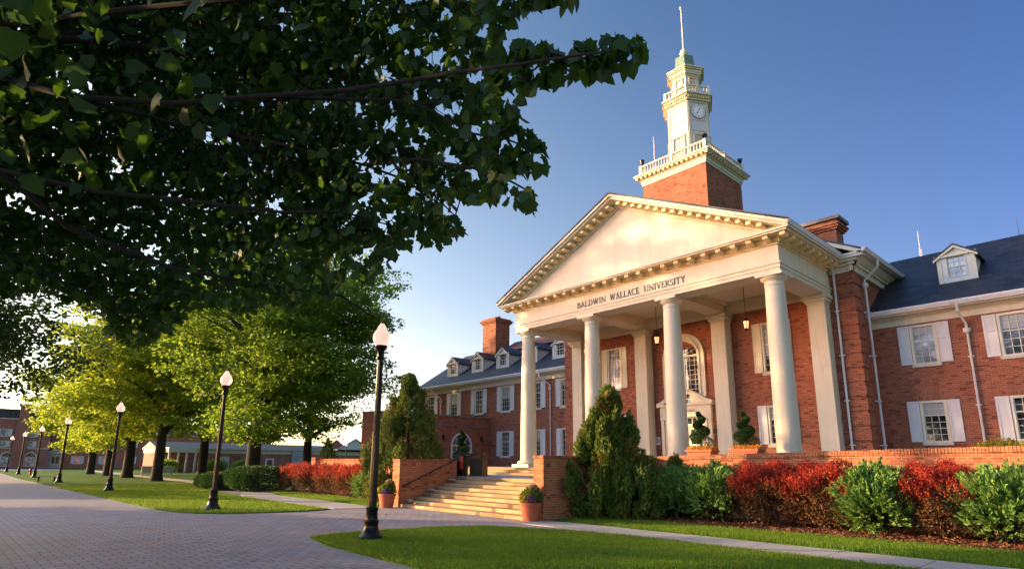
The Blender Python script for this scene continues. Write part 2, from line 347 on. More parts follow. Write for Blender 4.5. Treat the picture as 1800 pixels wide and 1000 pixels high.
def leaves(name, P, Y, S, tmpl, mat, parent=None, flat=.0, kind=None):
    """P base points, Y growing directions, S sizes; each leaf one n-gon with a random roll"""
    N = len(P); Y = Y/np.maximum(np.linalg.norm(Y, axis=1, keepdims=True), 1e-6)
    rv = RNG.normal(size=(N, 3)); rv[:, 2] += flat*np.sign(RNG.random(N)-.5)*2
    X = np.cross(Y, rv); X /= np.maximum(np.linalg.norm(X, axis=1, keepdims=True), 1e-6); Z = np.cross(X, Y)
    t = tmpl; k = len(t)
    V = P[:, None, :] + S[:, None, None]*(X[:, None, :]*t[None, :, 0:1]+Y[:, None, :]*t[None, :, 1:2]+Z[:, None, :]*t[None, :, 2:3])
    me = bpy.data.meshes.new(name); me.vertices.add(N*k); me.vertices.foreach_set('co', V.reshape(-1).astype(np.float32))
    me.loops.add(N*k); me.loops.foreach_set('vertex_index', np.arange(N*k, dtype=np.int32))
    me.polygons.add(N); me.polygons.foreach_set('loop_start', np.arange(0, N*k, k, dtype=np.int32))
    try: me.polygons.foreach_set('loop_total', np.full(N, k, dtype=np.int32))
    except Exception: pass
    me.update(calc_edges=True); me.materials.append(M[mat] if isinstance(mat, str) else mat)
    o = link(name, me, parent)
    if kind: o['kind'] = kind
    return o
def rdir(N): v = RNG.normal(size=(N, 3)); return v/np.linalg.norm(v, axis=1, keepdims=True)

# ------------------------------------------------------------------ setting: ground, paving, lawns
def sheet(name, poly, z, m, thick=0.0, kind='structure'):
    b = MB()
    if thick: b.prism(poly, z-thick, z)
    else: b.add([(p[0], p[1], z) for p in poly], [tuple(range(len(poly)))])
    return tag(b.build(name, m), kind=kind)
sheet('ground', [(-1500, -1500), (1500, -1500), (1500, 1500), (-1500, 1500)], -.04, 'turf')
sheet('pavement', [(-150, -5.5), (14, -5.5), (14, 13.0), (-60, 13.0), (-150, 13.0)], 0, 'pavers')
lawnA = [(-128, 3.1), (-70, 3.75), (-35, 4.85), (-24.5, 5.2), (-22.95, 5.4), (-21.9, 5.8), (-21.1, 6.7), (-20.7, 8.0), (-20.6, 9.2), (-20.9, 10.1),
         (-30.7, 10.15), (-36.5, 10.6), (-40.5, 11.8), (-43, 14.5), (-44, 40), (-72, 60), (-128, 60)]
sheet('lawn', lawnA, .03, 'turf', .06)
lawnB = [(-13.46, 6.06), (-12.0, 5.75), (-8.6, 5.7), (10, 5.9), (10, 12.0), (-9.0, 12.0), (-10.3, 11.75), (-11.5, 11.3), (-12.8, 10.75), (-13.35, 9.6), (-13.65, 8.1), (-13.7, 6.9)]
sheet('lawn', lawnB, .03, 'turf', .06)
lawnC = [(-128, -60), (14, -60), (14, -5.0), (-128, -5.0)]
sheet('lawn', lawnC, .03, 'turf', .06)
sheet('path', [(-21.0, 10.3), (-20.5, 11.6), (-22.5, 12.0), (-31.0, 12.0), (-34.6, 13.0), (-35.6, 15.5), (-36.2, 22), (-38.0, 22), (-37.6, 15.0), (-36.0, 12.0), (-33.2, 10.9), (-30.7, 10.35)], .02, 'concrete', .03)
sheet('path', [(-47.8, 4.3), (-47.0, 4.35), (-45.8, 11.0), (-47.0, 30), (-48, 30), (-46.8, 11)], .035, 'concrete', .03)
sheet('path', [(-120, 14.6), (-45, 13.2), (-43.6, 13.6), (-43.6, 14.6), (-120, 16.2)], .036, 'concrete', .03)
lawnD = [(-31.0, 12.12), (-22.0, 12.12), (-21.3, 12.3), (-21.0, 15.2), (-37, 15.2), (-36.5, 15.0), (-34.8, 13.0)]
sheet('lawn', lawnD, .03, 'turf', .06)
sheet('sidewalk', [(-13.3, 12.05), (-9.0, 12.1), (12, 12.1), (12, 13.5), (-13.3, 13.3)], .022, 'concrete', .04)
lawnE = [(-12.7, 13.4), (12, 13.56), (12, 15.2), (-1, 15.75), (-5.5, 15.6), (-9.5, 15.35), (-11.5, 15.3), (-12.88, 15.2)]
sheet('lawn', lawnE, .03, 'turf', .06)
sheet('mulch_bed', [(-13.38, 15.15), (-11.4, 15.26), (-9.5, 15.25), (-5.5, 15.5), (-1, 15.65), (12, 15.1), (12, 19.3), (-13.38, 19.3)], .055, 'mulch', .06)
sheet('mulch_bed', [(-35.5, 13.5), (-21, 13.2), (-21, 15.4), (-35.5, 15.4)], .055, 'mulch', .06)
def inside(poly, P):
    x, y = P[:, 0], P[:, 1]; c = np.zeros(len(P), bool); k = len(poly)
    for i in range(k):
        x0, y0 = poly[i]; x1, y1 = poly[(i+1) % k]
        s = ((y0 > y) != (y1 > y)) & (x < (x1-x0)*(y-y0)/((y1-y0)+1e-12)+x0); c ^= s
    return c
def blades(poly, bbox, n, h, m='blade', name='grass'):
    P = np.column_stack([RNG.uniform(bbox[0], bbox[1], n), RNG.uniform(bbox[2], bbox[3], n), np.full(n, .03)])
    P = P[inside(poly, P)]; N = len(P)
    Y = np.column_stack([RNG.normal(0, .35, N), RNG.normal(0, .35, N), np.ones(N)])
    d = np.hypot(P[:, 0], P[:, 1]); S = h*RNG.uniform(.6, 1.3, N)
    t = np.array([(-.10, 0, 0), (.10, 0, 0), (0.03, 1, 0)])
    o = leaves(name, P, Y, S, t, m); tag(o, kind='stuff'); return o
tag(blades(lawnB, (-13.8, 1, 5.5, 12.1), 150000, .055), 'short mown grass of the near lawn beside the paving', 'grass')
tag(blades(lawnE, (-13.4, 2, 13.3, 15.9), 60000, .075), 'sunlit grass strip between sidewalk and mulch bed', 'grass')
tag(blades(lawnA, (-50, -20, 3.8, 14), 110000, .075), 'mown grass of the far lawn under the trees', 'grass')
tag(blades(lawnD, (-37, -21, 12, 14.0), 24000, .075), 'grass strip in front of the far red hedge', 'grass')
N = 9000; P = np.column_stack([RNG.uniform(-11.6, 2, N), RNG.uniform(15.2, 17.2, N), np.full(N, .06)+RNG.uniform(0, .03, N)])
P = P[inside([(-11.4, 15.26), (-9.5, 15.25), (-5.5, 15.5), (-1, 15.65), (3, 15.6), (3, 17.5), (-11.5, 17.5)], P)]
tag(leaves('mulch', P, rdir(len(P))*np.array([1, 1, .25]), RNG.uniform(.03, .09, len(P)), T_QUAD*np.array([.6, 1, 1]), 'chip'), 'loose shredded bark chips along the front of the right hedge bed', 'mulch', kind='stuff')
N = 900; P = np.column_stack([RNG.uniform(-26, 4, N), RNG.uniform(-1, 13, N), np.full(N, .045)])
P = P[RNG.random(N) < .5]; P[:, 2] = np.where(inside(lawnB, P) | inside(lawnA, P), .075, .008)
Y = rdir(len(P))*np.array([1, 1, .12]); 
tag(leaves('fallen_leaves', P, Y, RNG.uniform(.04, .09, len(P)), T_MAPLE, leafmat('fallen leaf', (.10, .06, .02), (.24, .17, .04), .1), flat=6), 'scattered fallen leaves on the paving and the near lawn', 'leaves', kind='stuff')
# terrace and landing
sheet('terrace', [(-33.6, 15.66), (-13.36, 15.66), (-13.36, 20.8), (-33.6, 20.8)], 1.13, 'terrace', 1.1)
sheet('terrace', [(-33.6, 20.802), (-13.358, 20.802), (-13.358, 19.6), (14, 19.6), (14, 30), (-33.6, 30)], 1.5, 'terrace', 1.45)

# steps
st = thing('stone_steps', 'broad flight of tan sandstone steps between two brick cheek walls', 'steps', (-17.1, 12.7, 0))
for i in range(9):
    y0 = 12.75+.345*i
    MB().box(-20.44, -13.36, y0, 15.655 if i == 8 else y0+.50, .125*i+.003, .125*(i+1)).build('step', 'step', st, bevel=.012)
for i, y0 in ((1, 12.98), (4, 14.0), (7, 15.05)):
    MB().box(-20.43, -20.05, y0, y0+.12, .125*i+.1, .125*(i+1)+.055).build('end_block', 'grey_stone', st, bevel=.01)
st = thing('stone_steps', 'short upper flight of shallow stone steps leading from the landing to the columns', 'steps', (-20, 20, 1.13))
for i in range(3):
    MB().box(-33.5, -13.9, 19.85+.33*i, 20.79, 1.132+.123*i, 1.132+.123*(i+1)-.002).build('step', 'step', st, bevel=.012)

def cheek(label, x0, x1, y0, y1, h, mat='brick_wall'):
    t = thing('brick_wall', label, 'wall', ((x0+x1)/2, (y0+y1)/2, 0), group='brick garden walls around the steps and terrace')
    MB().box(x0, x1, y0, y1, 0, h-.1).build('wall_body', mat, t)
    MB().box(x0-.02, x1+.02, y0-.02, y1+.02, h-.1, h).build('coping', 'soldier', t, bevel=.01); return t
cheek('left brick cheek wall of the steps carrying the handrail', -20.95, -20.45, 12.68, 15.5, 1.84)
cheek('right brick cheek wall of the steps, beside the big evergreen', -13.35, -12.92, 13.12, 19.19, 1.95)
t = thing('brick_wall', 'long low retaining wall behind the red and green shrubs, capped with upright bricks', 'wall', (-6, 19.3, 0), group='brick garden walls around the steps and terrace')
def slope(x): return 1.99+.0205*(x+13.4)
b = MB(); b.prism([(-12.9, 0), (13, 0), (13, slope(13)-.15), (-12.9, slope(-12.9)-.15)], 19.2, 19.55, 'xz'); b.build('wall_body', 'brick_wall', t)
b = MB(); x = -12.88
while x < 12.9:
    z = slope(x); w = .078
    b.box(x, x+w-.012, 19.17-random.uniform(0, .012), 19.58, z-.15+.002, z+random.uniform(-.006, .006)); x += w
b.build('coping', 'brick_wall', t)
t = thing('brick_wall', 'low brick wall running left behind the far red hedge to a square pier', 'wall', (-28, 15.6, 0), group='brick garden walls around the steps and terrace')
MB().box(-34.0, -20.96, 15.5, 15.65, 0, 1.78).build('wall_body', 'brick_wall', t)
MB().box(-34.0, -20.97, 15.46, 15.655, 1.782, 1.88).build('coping', 'soldier', t)
MB().box(-34.6, -34.002, 15.3, 15.9, 0, 2.0).build('pier', 'brick_wall', t, bevel=.01)
t = thing('handrail', 'sloping iron handrail fixed to the left cheek wall of the steps', 'handrail', (-20.3, 13, .8))
MB().path([(-20.33, 12.72, .76), (-20.33, 12.9, .84), (-20.33, 15.3, 1.82), (-20.33, 15.48, 1.83)], [.022]*4, 10).build('rail', 'bronze', t, smooth=True)
for y in (13.1, 14.1, 15.1):
    z = .84+(y-12.9)*.408
    MB().path([(-20.45, y, z-.09), (-20.36, y, z-.08), (-20.33, y, z)], [.012]*3, 8).build('bracket', 'bronze', t)

# ------------------------------------------------------------------ window builder
def window(parent, T, u, z0, z1, w, cols=3, rows=(2, 3), shutters=(True, True), mat='cream', gl='glass', sh=.42, sill=True, shmat='white', casing=.09, depth=.09):
    """T local frame: u along wall, n outwards (0 = wall face), z up.  u is the centre."""
    F = Matrix(T) @ Matrix.Translation((u, 0, 0))
    h = w/2; f = MB(F)
    f.box(-h, -h+casing, -depth, .025, z0, z1); f.box(h-casing, h, -depth, .025, z0, z1)
    f.box(-h, h, -depth, .028, z1-casing, z1+.002); f.box(-h+casing, h-casing, -depth, .02, z0, z0+.06)
    iw = h-casing; zi0 = z0+.06; zi1 = z1-casing; zm = zi0+(zi1-zi0)*rows[1]/(rows[0]+rows[1])
    f.box(-iw, iw, -.062, -.025, zm-.025, zm+.025)
    g = .011
    for (a, b_, r, yy) in ((zi0, zm-.025, rows[1], -.055), (zm+.025, zi1, rows[0], -.045)):
        for i in range(1, cols): x = -iw+2*iw*i/cols; f.box(x-g, x+g, yy-.012, yy+.012, a, b_)
        for i in range(1, r): z = a+(b_-a)*i/r; f.box(-iw, iw, yy-.010, yy+.010, z-g, z+g)
        f.box(-iw, -iw+.03, yy-.014, yy+.014, a, b_); f.box(iw-.03, iw, yy-.014, yy+.014, a, b_)
    win = f.build('window', mat, parent)
    MB(F).box(-iw, iw, -.085, -.072, zi0, zi1).build('pane', gl, win)
    if sill and casing == .09 and T[0][3] == 0 and random.random() < .6:
        zb_ = zi1-(zi1-zi0)*random.choice((.22, .35, .5, .68)); MB(F).box(-iw, iw, -.0715, -.0688, zb_, zi1).build('blind', 'blind', win)
    if sill: MB(F).box(-h-.05, h+.05, -.02, .09, z0-.12, z0).build('sill', 'stone', win, bevel=.006)
    for k, s in ((-1, shutters[0]), (1, shutters[1])):
        if not s: continue
        a, b_ = sorted((k*(h+.015), k*(h+.015+sh))); q = MB(F)
        q.box(a, b_, .008, .035, z0+.02, z1); zc = z0+(z1-z0)*.62
        for (p0, p1) in ((z0+.02, z0+.12), (zc-.04, zc+.04), (z1-.1, z1)): q.box(a, b_, .03, .055, p0, p1)
        q.box(a, a+.07, .031, .056, z0+.02, z1); q.box(b_-.07, b_, .031, .056, z0+.02, z1)
        q.build('shutter', shmat, win, bevel=.004)
    return win
def wall_open(T, u0, u1, z0, z1, holes, thick=.3):
    """wall slab (n from -thick to 0) with rectangular openings (ua, ub, za, zb)"""
    us = sorted({u0, u1, *[h[0] for h in holes], *[h[1] for h in holes]}); b = MB(T)
    for a, c in zip(us[:-1], us[1:]):
        hs = sorted([h for h in holes if h[0] <= a+1e-6 and h[1] >= c-1e-6], key=lambda h: h[2]); z = z0
        for h in hs:
            if h[2] > z: b.box(a, c, -thick, 0, z, h[2])
            z = h[3]
        if z < z1: b.box(a, c, -thick, 0, z, z1)
    return b
def hole(u, z0, z1, w): return (u-w/2, u+w/2, z0, z1)

# ------------------------------------------------------------------ the hall
H = thing('university_hall', 'red brick hall with white columned portico, clock tower and slate roofed wings', 'building', (-16, 30, 0))
FR = lambda y: frame((0, y, 0), (1, 0), (0, -1))           # wall facing the lawn, face at Y=y
# --- right wing
WY = 28.5; T = FR(WY)
RW = [(-5.98, .92, 3), (-2.98, 1.18, 4), (.1, .92, 3), (3.1, 1.18, 4), (6.2, .92, 3)]
holes = []
for (u, w, c) in RW: holes += [hole(u, 2.64, 4.3, w), hole(u, 5.8, 7.46, w)]
wall_open(T, -7.8, 9, 1.2, 8.0, holes).build('wing_wall', 'brick', H)
for i, (u, w, c) in enumerate(RW):
    window(H, T, u, 2.64, 4.3, w, c, (2, 4), gl='glass')
    window(H, T, u, 5.8, 7.46, w, c, (2, 3), gl='glass_blind' if i == 0 else 'glass')
    q = MB(T); q.prism([(u-w/2-.02, 4.302), (u+w/2+.02, 4.302), (u+w/2+.2, 4.66), (u-w/2-.2, 4.66)], .0, .008, 'xz'); q.build('lintel', 'lintel', H)
def eaves(x0, x1, y, z, name='eaves'):
    """frieze board, bed mould, soffit and gutter along a wall facing -Y; z = gutter top"""
    b = MB(); b.box(x0, x1, y-.03, y+.02, z-.62, z-.36); b.box(x0, x1, y-.09, y+.02, z-.38, z-.26)
    b.box(x0, x1, y-.5, y+.02, z-.26, z-.2)
    b.prism([(y-.09, z-.36), (y-.09, z-.262), (y-.24, z-.262)], x0, x1, 'yz'); b.build(name, 'cream', H)
    g = MB(); g.prism([(y-.52, z-.202), (y-.62, z-.202), (y-.68, z-.06), (y-.66, z), (y-.5, z)], x0, x1, 'yz'); g.build('gutter', 'white', H)
eaves(-7.8, 9, WY, 8.15)
def gable_roof(x0, x1, y0, ze, yr, zr, name='wing_roof', m='slate', hip0=0):
    b = MB(); t = .12
    b.prism([(y0, ze), (yr, zr), (2*yr-y0, ze), (2*yr-y0, ze-t), (yr, zr-t*1.2), (y0, ze-t)], x0, x1, 'yz'); return b.build(name, m, H)
gable_roof(-9.5, 9.3, 28.02, 8.14, 33.5, 11.9)
MB().box(-9, 9.0, 28.8, 38.0, 7, 8.02).build('wing_ceiling', 'white', H)
MB().prism([(28.5, 8.0), (33.5, 11.7), (38.5, 8.0)], 8.8, 9.0, 'yz').build('gable_wall', 'brick', H)
MB().box(8.7, 9.0, 28.8, 38.3, 1.2, 8.0).build('end_wall', 'brick', H)
def spout(x, y, z0, z1, ny=-1, gut=None):
    """downspout with leader head; wall face at y; gut=(gx,gy,gz) start at gutter"""
    b = MB(); b.path([gut, (gut[0], gut[1], gut[2]-.3), (x, y-.10, z1+.22), (x, y-.10, z1)], [.045]*4, 8)
    b.lathe([(.05, 0), (.12, .06), (.13, .2), (.06, .22)], (x, y-.10, z1-.16), 10)
    b.tube((x, y-.10, z1-.1), (x, y-.10, z0), .04, .04, 8)
    z = z0+.6
    while z < z1-.4: b.box(x-.09, x+.09, y-.11, y, z, z+.05); z += 1.9
    return b
spout(-4.5, WY, 1.5, 7.0, gut=(-4.62, WY-.58, 7.97)).build('downspout', 'white', H, smooth=True)
spout(1.6, WY, 1.5, 7.0, gut=(1.5, WY-.58, 7.97)).build('downspout', 'white', H, smooth=True)
# --- dormers
def dormer(x, yf, zb, w=1.2, h=1.15, deep=2.6, peak=.42, slope=.686, gl='glass'):
    T = frame((x, yf, 0), (1, 0), (0, -1)); hw = w/2
    b = wall_open(T, -hw, hw, zb, zb+h, [hole(0, zb+.2, zb+h-.06, w*.58)], .12)
    b.T = I4; b.prism([(x-hw, zb+h+.002), (x+hw, zb+h+.002), (x, zb+h+peak)], yf, yf+.1, 'xz')
    d = b.build('dormer', 'white', H)
    s = MB()
    for k in (-1, 1):
        X = x+k*hw; X2 = X-k*.08
        s.prism([(yf+.121, zb-.02), (yf+.121, zb+h), (yf+deep, zb+h), (yf+.121+h/slope, zb+h+.001)][:3], min(X, X2), max(X, X2), 'yz')
    s.build('side_wall', 'siding', d)
    r = MB(); e = .16; zt = zb+h; sl = peak/hw
    for k in (-1, 1):
        r.prism([(x, zt+peak+.05), (x+k*(hw+e), zt-e*sl+.05), (x+k*(hw+e), zt-e*sl-.03), (x, zt+peak-.03)], yf-.14, yf+deep, 'xz')
    r.build('dormer_roof', 'slate', d)
    tr = MB()
    for k in (-1, 1):
        tr.prism([(x, zt+peak-.035), (x+k*(hw+e), zt-e*sl-.035), (x+k*(hw+e), zt-e*sl-.13), (x, zt+peak-.14)], yf-.13, yf-.01, 'xz')
        a = sorted((x+k*(hw-.1), x+k*(hw+.06))); tr.box(a[0], a[1], yf-.03, yf-.002, zb, zt-.06)
    tr.box(x-hw-.12, x+hw+.12, yf-.1, yf-.002, zt-.08, zt+.02); tr.build('dormer_trim', 'cream', d)
    window(H, T, 0, zb+.2, zb+h-.06, w*.58, 3, (2, 2), (False, False), gl=gl, sill=False, casing=.045)
    return d
dormer(-4.72, 29.75, 9.32, w=1.22, h=1.2, gl='glass_blind'); dormer(-.4, 29.75, 9.32, w=1.22, h=1.2)
# --- left wing
LY = 28.5; T = FR(LY)
LWx = [-41.4, -38.2, -35.0, -31.9, -28.75, -25.9]
holes = [hole(u, 5.4, 7.25, 1.06) for u in LWx]+[hole(u, 2.18, 3.97, 1.0) for u in LWx[3:]]
wall_open(T, -42.9, -24.2, 1.2, 7.9, holes).build('wing_wall', 'brick', H)
for i, u in enumerate(LWx):
    window(H, T, u, 5.4, 7.25, 1.06, 4, (2, 3), (u < -26.5 or True, u < -26), gl='glass', sh=.4)
    if i > 2: window(H, T, u, 2.18, 3.97, 1.0, 4, (2, 3), (True, u < -26), gl='glass', sh=.4)
MB().box(-42.9, -42.6, 28.8, 38.3, 1.2, 7.9).build('end_wall', 'brick', H)
eaves(-43.2, -24.2, LY, 7.95)
gable_roof(-43.3, -23.5, 28.02, 7.94, 33.5, 11.55)
MB().prism([(28.5, 7.9), (33.5, 11.3), (38.5, 7.9)], -42.9, -42.7, 'yz').build('gable_wall', 'brick', H)
for x in (-39.75, -36.4, -33.35, -30.3, -27.3): dormer(x, 29.45, 8.85, w=1.35, h=1.15, peak=.5)
gable_roof(-36.5, -24.0, 32.2, 11.05, 33.6, 11.95, 'ridge_cap', 'brown_roof')
spout(-27.3, LY, 1.5, 6.7, gut=(-27.9, LY-.58, 7.78)).build('downspout', 'white', H, smooth=True)
spout(-39.9, LY, 4.9, 6.7, gut=(-40.6, LY-.58, 7.78)).build('downspout', 'white', H, smooth=True)
def chimney(x0, x1, y0, y1, z0, z1, slab=False):
    b = MB(); b.box(x0, x1, y0, y1, z0, z1-.45)
    for i, e in enumerate((.08, .16, .22)): b.box(x0-e, x1+e, y0-e, y1+e, z1-.45+.1*i+.001*i, z1-.35+.1*i)
    b.box(x0-.1, x1+.1, y0-.1, y1+.1, z1-.149, z1)
    c = b.build('chimney', 'brick', H); d = MB()
    if slab: d.box(x0-.24, x1+.24, y0-.24, y1+.24, z1+.001, z1+.16)
    else:
        for i in (0.3, .7): d.lathe([(.16, 0), (.14, .28)], (x0+(x1-x0)*i, (y0+y1)/2, z1), 12)
    d.build('chimney_cap', 'coping' if slab else 'brick', c); return c
chimney(-38.45, -36.75, 31.6, 33.2, 10.0, 13.9)
# --- central pavilion
PX0, PX1, PY = -24.2, -7.8, 26.6; XC = -16.0
T = FR(PY)
bays = [-20.45, -11.4]
holes = [hole(u, 2.6, 4.35, .95) for u in bays]+[hole(u, 5.85, 8.2, .95) for u in bays]
# arched opening built from the casing; the wall simply has a rectangular niche behind it
holes += [(-16.85, -15.15, 1.5, 7.55)]
wall_open(T, -24.2, -7.8, 1.2, 10.1, holes, .35).build('pavilion_wall', 'brick', H)
arc = lambda cx, cz, r, n=16: [(cx+r*math.cos(math.pi*i/n), cz+r*math.sin(math.pi*i/n)) for i in range(n+1)]
for u in bays:
    window(H, T, u, 5.85, 8.2, .95, 4, (3, 4), (True, True), gl='glass_blind' if u < -15 else 'glass', shmat='cream', sh=.4)
    window(H, T, u, 2.6, 4.35, .95, 4, (2, 4), (True, True))
    q = MB(T); q.prism([(u-.5, 4.352), (u+.5, 4.352), (u+.68, 4.68), (u-.68, 4.68)], 0, .008, 'xz'); q.build('lintel', 'lintel', H)
# side walls of the pavilion with banded quoins
MB().box(-8.1, -7.8, 26.95, 38, 1.2, 10.1).build('pavilion_side_wall', 'brick', H)
MB().box(-24.2, -23.9, 26.95, 38, 1.2, 10.1).build('pavilion_side_wall', 'brick', H)
for X, s in ((-7.8, 1), (-24.2, -1)):
    q = MB(); z = 1.5
    while z < 9.9:
        zt = min(z+.56, 10.0)
        a = sorted((X+s*.05, X-s*1.0)); q.box(a[0], a[1], PY-.05, PY+.85, z, zt-.055); z += .6
    q.build('quoins', 'brick', H)
# big arched window and door surround
ax = -16.0; T = FR(PY)
zc = 7.15; ro, ri = 1.2, .84
co = [(ax+ro, 5.0)]+arc(ax, zc, ro)+[(ax-ro, 5.0)]; ci = [(ax+ri, 5.0)]+arc(ax, zc, ri)+[(ax-ri, 5.0)]
MB(T).band(co, ci, -.12, .10).build('arch_casing', 'cream', H)
cm = [(ax+ri+.12, 5.0)]+arc(ax, zc, ri+.12)+[(ax-ri-.12, 5.0)]
f = MB(T); f.band(cm, ci, .101, .15)
f.band([(ax+ri, 5.2)]+arc(ax, zc, ri)+[(ax-ri, 5.2)], [(ax+ri-.07, 5.2)]+arc(ax, zc, ri-.07)+[(ax-ri+.07, 5.2)], -.11, .02)
f.box(ax-ri, ax+ri, -.1, .03, zc-.05, zc+.05)
for i in range(1, 6): x = ax-ri+2*ri*i/6; f.box(x-.012, x+.012, -.09, -.06, 5.2, zc)
for i in range(1, 8): z = 5.2+(zc-5.2)*i/8; f.box(ax-ri, ax+ri, -.088, -.062, z-.011, z+.011)
for i in range(1, 6):
    t_ = math.pi*i/6; f.prism([(ax+.2*math.cos(t_)-.012, zc+.2*math.sin(t_)), (ax+.2*math.cos(t_)+.012, zc+.2*math.sin(t_)), (ax+ri*math.cos(t_)+.012, zc+ri*math.sin(t_)), (ax+ri*math.cos(t_)-.012, zc+ri*math.sin(t_))], -.09, -.06, 'xz')
for r_ in (.2, .5): f.band(arc(ax, zc, r_+.012), arc(ax, zc, r_-.012), -.089, -.061)
w = f.build('window', 'cream', H); tag(w, 'tall round-arched window over the door')
g = MB(T); g.prism(arc(ax, zc, ri, 20), -.118, -.1, 'xz'); g.box(ax-ri, ax+ri, -.118, -.1, 5.0, zc-.001); g.build('pane', 'glass', w)
d = MB(T)                                                   # door surround
for k in (-1, 1):
    for (o_, w_) in ((.98, .20), (1.24, .18)):
        a = sorted((ax+k*o_, ax+k*(o_+w_))); d.box(a[0], a[1], 0, .16, 1.5, 4.05); d.box(a[0]-.03, a[1]+.03, 0, .2, 1.5, 1.68); d.box(a[0]-.03, a[1]+.03, 0, .2, 3.93, 4.051)
d.box(ax-1.45, ax+1.45, 0, .18, 4.052, 4.6); d.box(ax-1.55, ax+1.55, 0, .30, 4.602, 4.72)
def scroll(k):
    pts = []; N_ = 14
    for i in range(N_+1):
        s = i/N_; pts.append((ax+k*(1.58-1.38*s), 4.72+.62*(s*s*(3-2*s))+.03*math.sin(s*6)))
    return pts
for k in (-1, 1):
    up = scroll(k); lo = [(x, z-.15) for x, z in up]; d.band([(x, z+.09) for x, z in up], lo, 0, .28)
    d.band(lo, [(x, 4.70) for x, z in lo], 0, .06)
    d.lathe([(.13, 0), (.13, .1)], (0, 0, 0), 12) if False else None
    d.prism([(ax+k*.17+.13*math.cos(a_), 5.27+.13*math.sin(a_)) for a_ in np.linspace(0, 6.28, 13)[:-1]], 0, .3, 'xz')
d.box(ax-.12, ax+.12, 0, .2, 4.721, 4.95)
ds = d.build('door_surround', 'cream', H, bevel=.006)
MB(T).lathe([(.05, 0), (.12, .08), (.14, .2), (.06, .3), (.03, .42)], (ax, .12, 4.95), 12).build('urn', 'cream', ds, smooth=True)
dd = MB(T); dd.box(ax-.84, ax+.84, -.16, -.05, 1.5, 4.05)
dd.box(ax-.98, ax-.84, -.1, .06, 1.5, 4.05); dd.box(ax+.84, ax+.98, -.1, .06, 1.5, 4.05); dd.box(ax-.84, ax+.84, -.05, .03, 3.55, 3.65)
dr = dd.build('door', 'door', H)
for k in (-1, 1):
    g = MB(T)
    for i in range(3):
        for j in range(2): x = ax+k*.42-.26+j*.28; g.box(x, x+.23, -.05, -.04, 2.3+i*.4, 2.62+i*.4)
    g.build('pane', 'glass', dr)
g = MB(T)
for j in range(6): g.box(ax-.78+j*.265, ax-.56+j*.265, -.05, -.04, 3.7, 3.98)
g.build('transom', 'glass', dr)
MB(T).box(ax-.02, ax+.02, -.05, -.035, 1.5, 3.55).build('meeting_stile', 'cream', dr)
# portico: columns, pilasters
CXs = [-22.78, -18.24, -13.70, -9.14]; CYp = 22.0
for x in CXs:
    p = [(.43, 0), (.43, .05), (.425, 1.5), (.41, 3.2), (.385, 5.0), (.355, 6.45), (.35, 6.62), (.375, 6.64), (.375, 6.69), (.35, 6.70), (.35, 6.84)]
    c = MB().lathe(p, (x, CYp, 1.78), 48).build('column', 'cream', H, smooth=True)
    b = MB().lathe([(.56, 0), (.60, .06), (.60, .10), (.55, .16), (.47, .18), (.45, .20)], (x, CYp, 1.66), 40); b.box(x-.62, x+.62, CYp-.62, CYp+.62, 1.5, 1.66)
    b.build('base', 'cream', c, smooth=True)
    b = MB().lathe([(.352, 0), (.40, .04), (.47, .10), (.50, .16), (.50, .17)], (x, CYp, 8.58), 40); b.box(x-.52, x+.52, CYp-.52, CYp+.52, 8.75, 8.86)
    b.build('capital', 'cream', c, smooth=True)
    q = MB(); q.box(x-.36, x+.36, 25.98, 26.6, 1.7, 8.5); c = q.build('pilaster', 'cream', H, bevel=.01)
    MB().box(x-.46, x+.46, 25.88, 26.6, 1.5, 1.7).build('base', 'cream', c, bevel=.01)
    b = MB(); b.box(x-.39, x+.39, 25.94, 26.6, 8.501, 8.58); b.box(x-.45, x+.45, 25.88, 26.6, 8.581, 8.70); b.box(x-.52, x+.52, 25.81, 26.6, 8.701, 8.86); b.build('capital', 'cream', c, bevel=.012)
# entablature: beam boxes round three sides, frieze, then cornice
EX0, EX1, EYf = -23.25, -8.68, 21.5
def ring3(b, e, z0, z1, inner=.35):
    """solid U-shaped band; e = projection beyond the frieze face"""
    b.box(EX0-e, EX1+e, EYf-e, EYf+inner, z0, z1)
    b.box(EX0-e, EX0+inner, EYf+inner, PY-.001, z0, z1); b.box(EX1-inner, EX1+e, EYf+inner, PY-.001, z0, z1)
b = MB(); ring3(b, 0, 8.862, 9.0, .95); ring3(b, .035, 9.001, 9.14, .95); ring3(b, .08, 9.141, 9.2, .95); b.build('architrave', 'cream', H)
b = MB(); ring3(b, 0, 9.201, 9.90, .95); b.build('frieze', 'cream', H)
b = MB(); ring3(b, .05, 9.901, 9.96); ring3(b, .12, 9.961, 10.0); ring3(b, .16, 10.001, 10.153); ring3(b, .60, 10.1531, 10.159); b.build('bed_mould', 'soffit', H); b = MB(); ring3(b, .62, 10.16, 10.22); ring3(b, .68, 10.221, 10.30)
b.build('cornice', 'cream', H)
n_ = 25
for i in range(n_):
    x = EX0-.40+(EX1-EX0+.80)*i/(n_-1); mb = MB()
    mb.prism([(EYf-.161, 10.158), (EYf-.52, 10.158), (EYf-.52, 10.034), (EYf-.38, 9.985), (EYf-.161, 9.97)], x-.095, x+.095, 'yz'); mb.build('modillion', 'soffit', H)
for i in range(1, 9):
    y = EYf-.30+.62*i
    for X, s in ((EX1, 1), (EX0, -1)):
        mb = MB(); mb.prism([(X+s*.161, 10.158), (X+s*.52, 10.158), (X+s*.52, 10.034), (X+s*.38, 9.985), (X+s*.161, 9.97)], y-.095, y+.095, 'xz'); mb.build('modillion', 'soffit', H)
